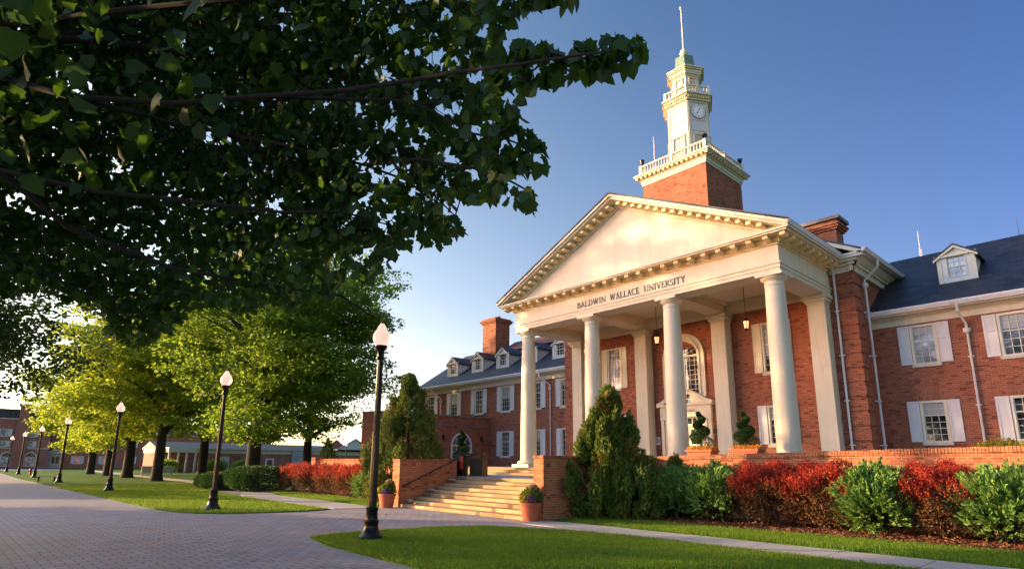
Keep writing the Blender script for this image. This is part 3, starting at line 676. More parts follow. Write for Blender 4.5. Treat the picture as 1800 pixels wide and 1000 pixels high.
# pediment
AP = 14.12; hx = (EX1-EX0)/2+.72; xm = (EX0+EX1)/2; z0 = 10.30; sl = (AP-z0)/hx
b = MB(); b.prism([(EX0+.05, 10.301), (EX1-.05, 10.301), (xm, 10.301+((EX1-EX0)/2-.05)*sl)], EYf+.02, EYf+.2, 'xz')
ty = b.build('tympanum', 'cream', H)
b = MB()
for k in (-1, 1):
    def L(off, d0, d1, y0, y1, bb):            # band parallel to the rake between offsets d0,d1 below the top line
        bb.prism([(xm, AP-d0), (xm+k*(hx+off), z0-d0-off*sl), (xm+k*(hx+off), z0-d1-off*sl), (xm, AP-d1)], y0, y1, 'xz')
    L(.03, -.14, -.02, EYf-.80, PY, b); L(0, -.021, .08, EYf-.70, PY-.1, b); 
    L(-.5, .081, .24, EYf-.12, EYf+.1, b); L(-.7, .241, .36, EYf-.05, EYf+.1, b)
    nm = 17
    for i in range(nm):
        x = xm+k*(.32+(hx-1.45)*i/(nm-1)); zz = AP-abs(x-xm)*sl-.10
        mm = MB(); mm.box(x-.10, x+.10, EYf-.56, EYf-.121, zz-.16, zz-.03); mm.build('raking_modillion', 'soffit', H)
b.build('raking_cornice', 'cream', H)
b = MB()
for k in (-1, 1): b.prism([(xm, AP+.22), (xm+k*(hx+.06), z0+.20), (xm+k*(hx+.06), z0+.15), (xm, AP+.15)], EYf-.84, PY+8, 'xz')
b.build('portico_roof', 'slate', H)
g = MB(); g.prism([(EX1+.66, 10.302), (EX1+.76, 10.302), (EX1+.80, 10.46), (EX1+.66, 10.46)], EYf-.74, PY-.62, 'xz'); g.build('gutter', 'white', H)
# porch ceiling and beams
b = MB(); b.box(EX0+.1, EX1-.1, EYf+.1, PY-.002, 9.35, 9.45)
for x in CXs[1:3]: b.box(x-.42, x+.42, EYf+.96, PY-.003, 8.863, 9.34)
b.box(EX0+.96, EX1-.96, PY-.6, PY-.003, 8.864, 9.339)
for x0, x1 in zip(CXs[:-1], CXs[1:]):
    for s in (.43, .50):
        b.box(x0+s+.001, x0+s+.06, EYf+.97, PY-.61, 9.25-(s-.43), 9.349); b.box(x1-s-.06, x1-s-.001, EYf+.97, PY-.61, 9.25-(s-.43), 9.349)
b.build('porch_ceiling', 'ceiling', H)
# pavilion gable behind the portico and its roof
b = MB(); b.prism([(-24.1, 10.2), (-7.9, 10.2), (XC, 10.2+8.1*.53)], PY-.3, PY-.1, 'xz'); b.build('gable_siding', 'siding', H)
MB().box(-24.35, -24.202, 26.2, 38, 9.8, 10.1).build('side_frieze', 'cream', H); b = MB()
b.box(-7.798, -7.65, 26.3, 38, 9.75, 10.0); b.box(-7.798, -7.55, 26.2, 38, 10.001, 10.12); b.box(-8.5, -7.15, 25.95, 38, 10.32, 10.40)
b.box(-8.6, -7.65, 26.42, 26.548, 9.75, 10.0); b.box(-8.6, -7.55, 26.32, 26.547, 10.001, 10.12); b.box(-8.6, -7.4, 26.1, 26.546, 10.121, 10.22)
b.prism([(-7.798, 10.121), (-7.5, 10.121), (-7.3, 10.32), (-7.798, 10.32)], 26.2, 38, 'xz')
b.build('pavilion_cornice', 'cream', H)
b = MB()
for k in (-1, 1): b.prism([(XC, 15.03), (XC+k*8.85, 10.44), (XC+k*8.85, 10.28), (XC, 14.80)], PY-.65, PY-.301, 'xz')
b.box(-8.0, -7.12, PY-.62, PY-.3, 10.22, 10.319)
b.build('gable_trim', 'cream', H)
b = MB()
for k in (-1, 1): b.prism([(XC, 15.12), (XC+k*8.9, 10.50), (XC+k*8.9, 10.42), (XC, 15.04)], PY-.67, 38.2, 'xz')
b.build('pavilion_roof', 'slate', H)
g = MB(); g.prism([(-7.15, 10.33), (-7.02, 10.35), (-6.96, 10.50), (-7.12, 10.50)], PY-.7, 33.0, 'xz'); g.build('gutter', 'white', H)
b = MB(); b.path([(-8.42, 26.0, 10.1), (-8.42, 26.3, 9.9), (-8.46, 26.46, 9.7), (-8.48, 26.46, 1.5)], [.045]*4, 8)
for z in (2.5, 4.3, 6.2, 8.1): b.box(-8.58, -8.38, 26.46, 26.6, z, z+.05)
b.build('downspout', 'white', H, smooth=True)
b = MB(); b.path([(-7.05, 27.6, 10.35), (-7.05, 27.6, 10.05), (-7.62, 27.6, 9.55), (-7.62, 27.6, 1.5)], [.045]*4, 8); b.lathe([(.05, 0), (.12, .06), (.13, .2), (.06, .22)], (-7.62, 27.6, 9.2), 10)
for z in (2.5, 4.3, 6.2, 8.1): b.box(-7.8, -7.55, 27.5, 27.7, z, z+.05)
b.build('downspout', 'white', H, smooth=True)
chimney(-10.3, -8.75, 28.4, 29.3, 10.5, 12.95, True)
# ---- lettering
GL = {}
def st(p, q, w): 
    d = Vector((q[0]-p[0], q[1]-p[1])).normalized(); n_ = Vector((-d.y, d.x))*w/2
    return [(p[0]+n_.x, p[1]+n_.y), (q[0]+n_.x, q[1]+n_.y), (q[0]-n_.x, q[1]-n_.y), (p[0]-n_.x, p[1]-n_.y)]
def sf(x, y, w=.24): return st((x-w/2, y), (x+w/2, y), .05)
def ar(cx, cy, rx, ry, a0, a1, w, n=10):
    out = []; P_ = [(cx+rx*math.cos(R(a0+(a1-a0)*i/n)), cy+ry*math.sin(R(a0+(a1-a0)*i/n)), a0+(a1-a0)*i/n) for i in range(n+1)]
    for p, q in zip(P_[:-1], P_[1:]):
        am = R((p[2]+q[2])/2); ww = w*(.45+.55*abs(math.cos(am))); out.append(st(p[:2], q[:2], ww))
    return out
K, k_ = .13, .06
GL['B'] = (.66, [st((.14, 0), (.14, 1), K), sf(.12, .025), sf(.12, .975), st((.14, .975), (.36, .975), .05), st((.14, .53), (.36, .53), .05), st((.14, .025), (.38, .025), .05)]+ar(.34, .75, .19, .22, -90, 90, K)+ar(.36, .28, .23, .255, -90, 90, K))
GL['A'] = (.82, [st((.12, .02), (.40, .98), k_), st((.40, 1), (.70, .02), K), st((.22, .36), (.58, .36), .05), sf(.12, .025), sf(.70, .025)])
GL['L'] = (.66, [st((.16, 0), (.16, 1), K), sf(.16, .975), sf(.14, .025), st((.16, .025), (.58, .025), .05), st((.57, 0), (.60, .2), .05)])
GL['D'] = (.86, [st((.16, 0), (.16, 1), K), sf(.12, .025), sf(.12, .975), st((.14, .975), (.36, .975), .05), st((.14, .025), (.36, .025), .05)]+ar(.34, .5, .40, .475, -90, 90, K))
GL['W'] = (1.16, [st((.10, .98), (.32, .02), K), st((.32, .02), (.56, .96), k_), st((.52, .98), (.76, .02), K), st((.76, .02), (1.02, .98), k_), sf(.10, .975), sf(.54, .975), sf(1.02, .975)])
GL['I'] = (.34, [st((.16, 0), (.16, 1), K), sf(.16, .025), sf(.16, .975)])
GL['N'] = (.92, [st((.16, 0), (.16, 1), k_), st((.12, .98), (.74, .02), K), st((.74, 0), (.74, 1), k_), sf(.16, .025), sf(.10, .975), sf(.74, .975)])
GL['C'] = (.80, ar(.46, .5, .38, .475, 48, 312, K, 16)+[st((.72, .80), (.73, .98), .05), st((.72, .20), (.73, .06), .05)])
GL['E'] = (.66, [st((.16, 0), (.16, 1), K), st((.04, .975), (.54, .975), .05), st((.04, .025), (.56, .025), .05), st((.16, .52), (.42, .52), .05), st((.53, .98), (.55, .8), .05), st((.55, .02), (.58, .2), .05), st((.42, .42), (.42, .62), .05)])
GL['U'] = (.84, [st((.14, .3), (.14, 1), K), st((.70, .3), (.70, 1), k_), sf(.14, .975), sf(.70, .975)]+ar(.42, .3, .28, .275, 180, 360, .10))
GL['V'] = (.80, [st((.10, .98), (.40, .02), K), st((.40, .02), (.70, .98), k_), sf(.10, .975), sf(.70, .975)])
GL['R'] = (.74, [st((.14, 0), (.14, 1), K), sf(.14, .025), sf(.12, .975), st((.14, .975), (.36, .975), .05), st((.14, .50), (.36, .50), .05), st((.32, .5), (.68, .02), K)]+ar(.34, .74, .20, .235, -90, 90, K))
GL['S'] = (.58, ar(.30, .74, .19, .235, 35, 250, .11)+ar(.28, .27, .20, .245, -145, 75, .11)+[st((.30, .52), (.30, .5), .2), st((.46, .8), (.47, .96), .05), st((.08, .06), (.09, .22), .05)])
GL['T'] = (.74, [st((.36, 0), (.36, 1), K), sf(.36, .025), st((.06, .975), (.66, .975), .05), st((.07, .8), (.06, .98), .05), st((.66, .8), (.67, .98), .05)])
GL['Y'] = (.78, [st((.10, .98), (.38, .48), K), st((.38, .48), (.66, .98), k_), st((.38, 0), (.38, .5), K), sf(.38, .025), sf(.10, .975), sf(.66, .975)])
GL['H'] = (.90, [st((.14, 0), (.14, 1), K), st((.72, 0), (.72, 1), K), st((.14, .52), (.72, .52), .05)]+[sf(x, y) for x in (.14, .72) for y in (.025, .975)])
def text(s, T, x0, x1, z, h, depth, mat, parent, name='lettering'):
    tot = sum(.42 if c == ' ' else GL[c][0]+.05 for c in s); sx = (x1-x0)/tot; b = MB(T); x = x0; j = 0
    for c in s:
        if c == ' ': x += .42*sx; continue
        for poly in GL[c][1]:
            j += 1; b.prism([(x+p[0]*sx, z+p[1]*h) for p in poly], .001, depth+.0006*(j % 7), 'xz')
        x += (GL[c][0]+.05)*sx
    return b.build(name, mat, parent)
text('BALDWIN', FR(EYf), -18.74, -16.90, 9.29, .30, .025, 'letters', H); text('WALLACE', FR(EYf), -16.68, -14.98, 9.29, .30, .025, 'letters', H); text('UNIVERSITY', FR(EYf), -14.74, -12.62, 9.29, .30, .025, 'letters', H)
text('HALL', FR(PY-.18), -15.93, -15.38, 4.28, .13, .012, 'letters', H)

# ------------------------------------------------------------------ clock tower (part of the hall)
TX0, TX1, TY0, TY1 = -17.93, -14.0, 26.5, 30.43
tw = MB().box(TX0, TX1, TY0, TY1, 11.5, 17.32).build('clock_tower', 'brick', H)
def sq(b, e, z0, z1): b.box(TX0-e, TX1+e, TY0-e, TY1+e, z0, z1)
b = MB(); sq(b, .04, 17.322, 17.45); sq(b, .08, 17.451, 17.62); sq(b, .13, 17.621, 17.66); sq(b, .34, 17.79, 17.86); sq(b, .40, 17.861, 17.93); sq(b, .14, 17.661, 17.789)
b.build('tower_cornice', 'cream', tw)
for i in range(16):
    q = -.22+(TX1-TX0+.44)*i/15
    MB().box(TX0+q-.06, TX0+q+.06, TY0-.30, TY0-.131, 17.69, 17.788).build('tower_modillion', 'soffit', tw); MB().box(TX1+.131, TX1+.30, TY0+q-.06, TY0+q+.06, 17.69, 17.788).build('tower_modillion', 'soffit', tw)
def balust(pts, z0, h, pr, n, parent, name='balustrade'):
    b = MB()
    for (p, q) in zip(pts[:-1], pts[1:]):
        p = Vector((*p, 0)); q = Vector((*q, 0)); d = (q-p); L_ = d.length; d.normalize(); T_ = frame((p.x, p.y, 0), (d.x, d.y), (d.y, -d.x)); b.T = T_
        b.box(0, L_, -.05, .05, z0, z0+.08); b.box(0, L_, -.06, .06, z0+h-.09, z0+h-.02)
        for i in range(n):
            u = L_*(i+.5)/n
            b.lathe([(.035, 0), (.02, .05), (.045, .16), (.02, h-.25), (.03, h-.18)], (u, 0, z0+.081), 6)
        for u in (0, L_/2): b.box(u-pr, u+pr, -pr, pr, z0, z0+h)
        b.T = I4
    return b.build(name, 'cream', parent)
e = -.06
balust([(TX0+e*-1-.12, TY1), (TX0-.06, TY0-.06), (TX1+.06, TY0-.06), (TX1+.06, TY1+.06), (TX0-.06, TY1+.06)], 17.931, .66, .085, 22, tw)
hc = (-15.95, 28.43)
def hexp(r): return [(hc[0]+r*math.cos(R(a)), hc[1]+r*math.sin(R(a))) for a in (-120, -60, 0, 60, 120, 180)]
def hexband(b, r, z0, z1): b.prism(hexp(r), z0, z1)
b = MB(); hexband(b, 1.28, 17.9, 22.0); sh = b.build('belfry_shaft', 'white', tw, bevel=.01)
b = MB(); hexband(b, 1.33, 21.9, 22.02); hexband(b, 1.45, 22.021, 22.1); hexband(b, 1.50, 22.26, 22.34); hexband(b, 1.62, 22.341, 22.44); hexband(b, 1.36, 22.101, 22.259)
b.build('belfry_cornice', 'cream', tw)
def hexT(k, r):                                # frame on face k: 0 = facing the lawn, 1 = next towards the right
    a0 = R(-120+60*k); a1 = R(-60+60*k); p = Vector((hc[0]+r*math.cos(a0), hc[1]+r*math.sin(a0))); q = Vector((hc[0]+r*math.cos(a1), hc[1]+r*math.sin(a1)))
    m_ = (p+q)/2; d = (q-p).normalized(); return frame((m_.x, m_.y, 0), (d.x, d.y), (d.y, -d.x))
for k in range(-1, 3):
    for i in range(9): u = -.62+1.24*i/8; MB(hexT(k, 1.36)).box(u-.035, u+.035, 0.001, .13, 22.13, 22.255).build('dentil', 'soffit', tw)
for k in (0, 1, -1, 2):
    Tk = hexT(k, 1.28)
    f = MB(Tk)                                  # corner pilaster strips and panels
    f.box(-.62, -.50, 0, .035, 17.94, 21.9); f.box(.50, .62, 0, .035, 17.94, 21.9); f.box(-.5, .5, 0, .03, 20.15, 20.22); f.box(-.5, .5, 0, .03, 20.8, 20.84)
    if k != 1:
        f.box(-.36, .36, 0, .025, 20.95, 21.0); f.box(-.36, .36, 0, .025, 21.75, 21.8); f.box(-.36, -.31, 0, .024, 21.0, 21.75); f.box(.31, .36, 0, .024, 21.0, 21.75)
    f.build('panel_trim', 'cream', tw)
    Tw = Matrix(Tk) @ Matrix.Translation((0, .07, 0)); window(tw, Tw, 0, 18.55, 19.95, .80, 4, (3, 3), (False, False), mat='cream', gl='glass_tan', sill=False, casing=.08, depth=.075)
Tk = hexT(1, 1.28)
ck = MB(Tk)
def disc(b, r, y0, y1, n=32, cz=21.36, cx=0): b.prism([(cx+r*math.cos(2*math.pi*i/n), cz+r*math.sin(2*math.pi*i/n)) for i in range(n)], y0, y1, 'xz')
disc(ck, .45, 0.0, .05); clk = ck.build('clock', 'letters', tw)
ck = MB(Tk); disc(ck, .43, .051, .058); ck.build('clock_face', 'dial', clk)
ck = MB(Tk)
for i in range(12):
    a = math.pi/6*i
    for off in ((-.035, .035) if i % 3 else (-.045, 0, .045)):
        c_, s_ = math.cos(a), math.sin(a); px_, pz_ = -s_*off, c_*off
        p0 = (c_*.29+px_, 21.36+s_*.29+pz_); p1 = (c_*.41+px_, 21.36+s_*.41+pz_); ck.prism(st(p0, p1, .02), .059, .062, 'xz')
def hand(ang, L_, w_): a = R(90-ang); ck.prism([(-.06*math.cos(a), 21.36-.06*math.sin(a)), (L_*.5*math.cos(a)-w_*math.sin(a), 21.36+L_*.5*math.sin(a)+w_*math.cos(a)), (L_*math.cos(a), 21.36+L_*math.sin(a)), (L_*.5*math.cos(a)+w_*math.sin(a), 21.36+L_*.5*math.sin(a)-w_*math.cos(a))], .063, .07, 'xz')
hand(212, .24, .03); hand(24, .33, .02); ck.build('clock_hands', 'letters', clk)
hp = hexp(1.38); balust([hp[5], hp[0], hp[1], hp[2], hp[3], hp[4], hp[5]], 22.441, .55, .07, 8, tw)
b = MB(); hexband(b, .86, 22.44, 24.0); b.build('lantern_stage', 'white', tw)
for k in (0, 1, -1):
    Tk = Matrix(hexT(k, .86)) @ Matrix.Translation((0, .05, 0)); window(tw, Tk, 0, 23.15, 23.8, .52, 3, (2, 2), (False, False), mat='cream', gl='glass_tan', sill=False, casing=.06, depth=.06)
b = MB(); hexband(b, .92, 23.9, 24.001); hexband(b, 1.02, 24.002, 24.1); hexband(b, 1.14, 24.25, 24.33); hexband(b, 1.22, 24.331, 24.42); hexband(b, 1.05, 24.101, 24.249); b.build('lantern_cornice', 'cream', tw)
b = MB(); b.lathe([(.80, 0), (.66, .35), (.60, .8), (.58, 1.1), (.30, 1.22)], (hc[0], hc[1], 24.421), 6, R(0)); b.build('cupola_roof', 'copper', tw)
b = MB(); b.lathe([(.12, 0), (.12, .15), (.2, .22), (.24, .38), (.2, .52), (.08, .62), (.05, .8), (.035, 3.4), (.03, 3.45), (.09, 3.5), (.09, 3.6), (.02, 3.66)], (hc[0], hc[1], 25.62), 16); b.build('finial', 'cream', tw, smooth=True)
# small fittings standing on the tower balustrade
def floodlight(p, aim, label):
    t = thing('floodlight', label, 'light', p, group='floodlights on the tower balustrade', absolute=False)
    MB().tube((0, 0, 0), (0, 0, .14), .02, .02, 8).build('bracket', 'black_metal', t)
    d = Vector(aim).normalized(); MB().tube(Vector((0, 0, .22))-d*.14, Vector((0, 0, .22))+d*.14, .09, .15, 14).build('housing', 'black_metal', t, smooth=True)
floodlight((TX1+.02, TY0, 18.6), (-.2, .8, .5), 'black floodlight on the near corner of the tower balustrade')
floodlight((TX1+.02, TY1, 18.6), (.3, -.5, .6), 'black floodlight on the right far corner of the tower balustrade')
floodlight((TX0, TY0, 18.6), (-.1, .1, 1), 'dark floodlight on the left corner post of the tower balustrade')
t = thing('antenna', 'thin pale rod aerial standing at the left of the clock tower', 'antenna', (-17.35, 26.9, 17.93))
MB().tube((-17.35, 26.9, 17.93), (-17.35, 26.9, 20.4), .03, .022, 8).build('rod', 'antenna', t)
t = thing('antenna', 'tall red and white lattice mast rising behind the right wing roof', 'antenna', (-11.5, 58, 0))
b = MB()
for a in (0, 120, 240):
    b.tube((-11.5+.2*math.cos(R(a)), 58+.2*math.sin(R(a)), 0), (-11.5+.07*math.cos(R(a)), 58+.07*math.sin(R(a)), 20.0), .04, .025, 6)
for i in range(40):
    r_ = .2-.13*i/40; z = i*.50
    for a in (0, 120, 240): b.tube((-11.5+r_*math.cos(R(a)), 58+r_*math.sin(R(a)), z), (-11.5+r_*math.cos(R(a+120)), 58+r_*math.sin(R(a+120)), z+.50), .02, .02, 4)
b.tube((-11.5, 58, 19.9), (-11.5, 58, 21.6), .03, .02, 6); b.build('mast', 'antenna', t)
for p in ((-2.9, 33.5, 11.9), ):
    t = thing('lightning_rod', 'thin lightning rod on the ridge of the right wing', 'rod', p); MB().tube(p, (p[0], p[1], p[2]+.9), .015, .008, 6).build('rod', 'black_metal', t)

# ------------------------------------------------------------------ annex with arched window
A = thing('brick_annex', 'low flat roofed brick annex with rounded corner and white arched window', 'building', (-37, 23, 0))
AX = -33.6; TA = frame((AX, 0, 0), (0, 1), (1, 0))       # faces +X
rc = 1.6
prof = [(AX, 28.48)]+[(AX-rc+rc*math.cos(R(a)), 19.2+rc+(-rc)*math.sin(R(a)) ) for a in range(0, 91, 10)]+[(-35.9, 19.2), (-35.9, 28.48)]
b = MB(); b.prism([(-33.9, 28.48), (-33.9, 20.9)]+[(AX-rc+(rc-.3)*math.cos(R(a)), 19.2+rc-(rc-.3)*math.sin(R(a))) for a in range(0, 91, 10)]+[(-35.9, 19.5), (-35.9, 28.48)], 0, 4.9); b.build('annex_core', 'brick', A)
b = wall_open(TA, 20.81, 28.48, 0, 4.9, [(25.82-.86, 25.82+.86, 1.6, 2.9)], .29); b.T = I4
for i in range(9):
    a0, a1 = R(i*10), R(i*10+10); P_ = [(AX-rc+rr*math.cos(a), 19.2+rc-rr*math.sin(a)) for rr, a in ((rc, a0), (rc, a1), (rc-.29, a1), (rc-.29, a0))]; b.prism(P_, 0, 4.9)
b.box(-35.9, AX-rc, 19.2, 19.49, 0, 4.9); b.build('annex_wall', 'brick', A)
def follow(e, z0, z1, m, name):
    q = MB(); q.box(AX-.3, AX+e, 20.8, 28.49, z0, z1)
    for i in range(9):
        a0, a1 = R(i*10), R(i*10+10); q.prism([(AX-rc+rr*math.cos(a), 19.2+rc-rr*math.sin(a)) for rr, a in ((rc+e, a0), (rc+e, a1), (rc-.3, a1), (rc-.3, a0))], z0, z1)
    q.box(-35.9, AX-rc, 19.2-e, 19.5, z0, z1); return q.build(name, m, A)
follow(.06, 4.901, 5.0, 'coping', 'coping'); follow(.04, 4.22, 4.32, 'coping', 'string_course')
u0 = 25.82; zc = 2.9
f = MB(TA); r1, r0 = .92, .80
f.band([(u0+r1, 1.6)]+arc(u0, zc, r1)+[(u0-r1, 1.6)], [(u0+r0, 1.6)]+arc(u0, zc, r0)+[(u0-r0, 1.6)], -.1, .05)
f.box(u0-r0, u0+r0, -.05, .03, 2.86, 2.94); f.box(u0-.03, u0+.03, -.05, .02, 1.6, 3.68)
for x in (-.4, .4): f.box(u0+x-.015, u0+x+.015, -.05, .0, 1.6, 2.86)
for z in (2.02, 2.44): f.box(u0-r0, u0+r0, -.05, .0, z-.015, z+.015)
for a in (45, 135): f.prism(st((u0, zc), (u0+r0*math.cos(R(a)), zc+r0*math.sin(R(a))), .03), -.05, 0, 'xz')
w = f.build('window', 'white', A)
MB(TA).box(u0-r0, u0+r0, -.08, -.03, 1.6, zc-.001).build('pane', 'glass', w)
# push the fan pane proud of the solid wall above the springing
f2 = MB(TA); f2.prism(arc(u0, zc, r0-.002, 18), .004, .012, 'xz'); f2.build('fanlight', 'glass', w)
f3 = MB(TA)
for a in (45, 90, 135): f3.prism(st((u0, zc), (u0+r0*math.cos(R(a)), zc+r0*math.sin(R(a))), .03), .012, .03, 'xz')
f3.band(arc(u0, zc, .42), arc(u0, zc, .39), .012, .028); f3.build('glazing_bars', 'white', w)
def sconce(y):
    t = thing('wall_lantern', ('black wall lantern left' if y < 25 else 'black wall lantern right')+' of the arched annex window', 'lantern', (AX, y, 3.4), group='wall lanterns on the annex', absolute=False)
    b = MB(); b.box(0, .03, -.05, .05, -.1, .2); b.path([(.03, 0, .1), (.2, 0, .22), (.2, 0, .14)], [.012]*3, 6); b.build('bracket', 'black_metal', t)
    MB().lathe([(.06, -.2), (.09, .02), (.085, .03)], (.2, 0, 0), 6).build('glass', 'glass', t)
    MB().lathe([(.02, -.26), (.07, -.2), (.06, -.201)], (.2, 0, 0), 6).build('lantern_base', 'black_metal', t); MB().lathe([(.11, .03), (.03, .13), (.02, .16)], (.2, 0, 0), 6).build('lantern_cap', 'black_metal', t)
sconce(24.2); sconce(27.6)
# hanging lanterns
def lantern(x, label):
    t = thing('hanging_lantern', label, 'lantern', (x, 24.2, 7.5), group='lanterns hanging under the portico', absolute=False)
    MB().tube((0, 0, .42), (0, 0, 1.85), .012, .012, 6).build('chain', 'black_metal', t)
    MB().lathe([(.09, 0), (.14, .30), (.135, .31)], (0, 0, 0), 6).build('lantern_glass', 'flame', t)
    b = MB(); b.lathe([(.03, -.12), (.1, -.04), (.1, -.001)], (0, 0, 0), 6); b.lathe([(.18, .311), (.08, .42), (.05, .44), (.07, .48), (.02, .5)], (0, 0, 0), 6)
    for i in range(6): a = R(60*i); b.tube((.092*math.cos(a), .092*math.sin(a), 0), (.146*math.cos(a), .146*math.sin(a), .31), .012, .012, 4)
    b.build('lantern_frame', 'black_metal', t)
lantern(-15.97, 'lit lantern on a long rod before the arched window'); lantern(-11.42, 'lit lantern on a long rod in the right hand bay of the portico'); lantern(-20.5, 'lit lantern in the left bay of the portico, half hidden by a column')
t = thing('notice_board', 'small pale notice on the brick left of the entrance', 'notice', (-17.75, 26.57, 2.85)); MB().box(-17.88, -17.62, 26.56, 26.598, 2.7, 3.1).build('board', 'white', t); MB().box(-17.84, -17.66, 26.553, 26.559, 2.76, 3.04).build('sheet', 'grey_stone', t)
t = thing('plaque', 'dark bronze plaque on the brick right of the entrance', 'plaque', (-14.43, 26.57, 3.3)); MB().box(-14.6, -14.26, 26.57, 26.598, 3.18, 3.42).build('plate', 'bronze', t)

# ------------------------------------------------------------------ street lamps
def make_lamp(label):
    t = thing('street_lamp', label, 'lamp', (0, 0, 0), 'black lamp posts along the paved walk', absolute=False)
    MB().lathe([(.27, 0), (.27, .07), (.24, .10), (.215, .12), (.17, .22), (.15, .33), (.165, .36), (.165, .40), (.14, .42), (.125, .60), (.14, .63), (.14, .68), (.10, .70)], (0, 0, 0), 24).build('base', 'black_metal', t, smooth=True)
    MB().lathe([(.088, .70), (.084, 1.5), (.072, 3.3), (.064, 4.05)], (0, 0, 0), 32, 0, .09).build('pole', 'black_metal', t)
    b = MB().lathe([(.074, 4.05), (.11, 4.07), (.11, 4.10), (.08, 4.13), (.075, 4.24), (.13, 4.33), (.15, 4.36), (.15, 4.39), (.10, 4.40)], (0, 0, 0), 24)
    for a in (0, 180): c_, s_ = math.cos(R(a)), math.sin(R(a)); b.path([(.07*c_, .07*s_, 4.12), (.13*c_, .13*s_, 4.16), (.14*c_, .14*s_, 4.22), (.08*c_, .08*s_, 4.26)], [.018]*4, 6)
    b.build('collar', 'black_metal', t, smooth=True)
    MB().lathe([(.10, 4.40), (.155, 4.44), (.195, 4.51), (.208, 4.59), (.195, 4.67), (.15, 4.75), (.125, 4.77), (.10, 4.84), (.065, 4.90), (.042, 4.94)], (0, 0, 0), 28).build('globe', 'globe', t, smooth=True)
    MB().lathe([(.05, 4.935), (.03, 4.96), (.03, 4.98), (.022, 5.0), (.006, 5.10)], (0, 0, 0), 12).build('finial', 'bronze', t, smooth=True)
    return t
lamp0 = make_lamp('nearest tall black lamp post, standing on the tip of the near lawn'); lamp0.location = (-12.24, 6.92, .03)
for (x, y), lb in zip(((-22.95, 6.65), (-40.0, 6.1), (-57.0, 5.4), (-74, 5.05), (-92, 4.75), (-109, 4.3)),
                      ('second lamp post from the camera, left of the round clipped hedges', 'third lamp post from the camera, on the lawn edge before the bright maple', 'fourth lamp post from the camera, beside the far ornate doorway',
                       'fifth lamp post from the camera, before the corner of the far brick hall', 'third from last lamp post along the far walk, before an arched window', 'farthest lamp post at the left edge of the picture')):
    copy_tree(lamp0, (x, y, .03), random.random(), lb)
copy_tree(lamp0, (-88, 44.5, 0), 0, 'small distant lamp post behind the far red hedge, before the low white frieze', .95)

# ------------------------------------------------------------------ small furniture
def flower_pot(loc, r, h, label):
    t = thing('flower_pot', label, 'plant pot', loc, 'flower pots beside the steps', absolute=False)
    MB().lathe([(r*.76, 0), (r*.95, h*.84), (r*1.04, h*.85), (r*1.05, h), (r*.93, h), (r*.9, h*.9), (.01, h*.9)], (0, 0, 0), 36).build('pot', 'terracotta', t, smooth=True)
    def blob(n, cx, cy, cz, rad, m, s, tm=T_LEAF, nm='flowers'):
        d = rdir(n)*np.cbrt(RNG.random((n, 1)))*rad; P = d*np.array([1, 1, .8])+np.array([cx, cy, cz]); leaves(nm, P, d+np.array([0, 0, .12]), RNG.uniform(.7, 1.3, n)*s, tm, m, t)
    blob(1100, 0, 0, h+.12, r*1.0, 'thuja', .07, nm='foliage'); blob(500, -.4*r, -.45*r, h+.12, r*.5, 'fl_yellow', .05); blob(260, .45*r, -.5*r, h+.08, r*.45, 'fl_purple', .045); blob(130, .2*r, .1*r, h+.38, r*.45, 'fl_pink', .055); blob(500, .1*r, .2*r, h+.34, r*.55, 'juniper', .07, nm='foliage')
flower_pot((-13.12, 12.78, 0), .33, .55, 'terracotta pot of yellow and purple flowers before the right cheek wall')
flower_pot((-20.5, 12.2, 0), .33, .52, 'terracotta pot of pink and yellow flowers before the left cheek wall')
t = thing('litter_bin', 'square black litter bin on the landing at the top of the steps', 'bin', (-20.2, 16.5, 1.13), absolute=False, rz=R(25))
MB().box(-.3, .3, -.3, .3, .03, .72).build('body', 'black_metal', t, bevel=.02); MB().box(-.33, .33, -.33, .33, .72, .76).build('rim', 'bronze', t)
b = MB(); b.box(-.3, -.24, -.3, .3, .76, .92); b.box(.24, .3, -.3, .3, .76, .92); b.box(-.34, .34, -.34, .34, .92, .98); b.build('hood', 'black_metal', t, bevel=.01)
t = thing('recycling_bin', 'narrow black bin with a red front panel beside the square bin', 'bin', (-20.75, 16.0, 1.13), absolute=False, rz=R(25))
MB().box(-.2, .2, -.22, .22, .02, .9).build('body', 'black_metal', t, bevel=.02); MB().box(.02, .17, -.235, -.221, .3, .84).build('panel', 'rust', t); MB().lathe([(.12, 0), (.16, .05), (.10, .09)], (0, 0, .9), 16).build('lid', 'black_metal', t)
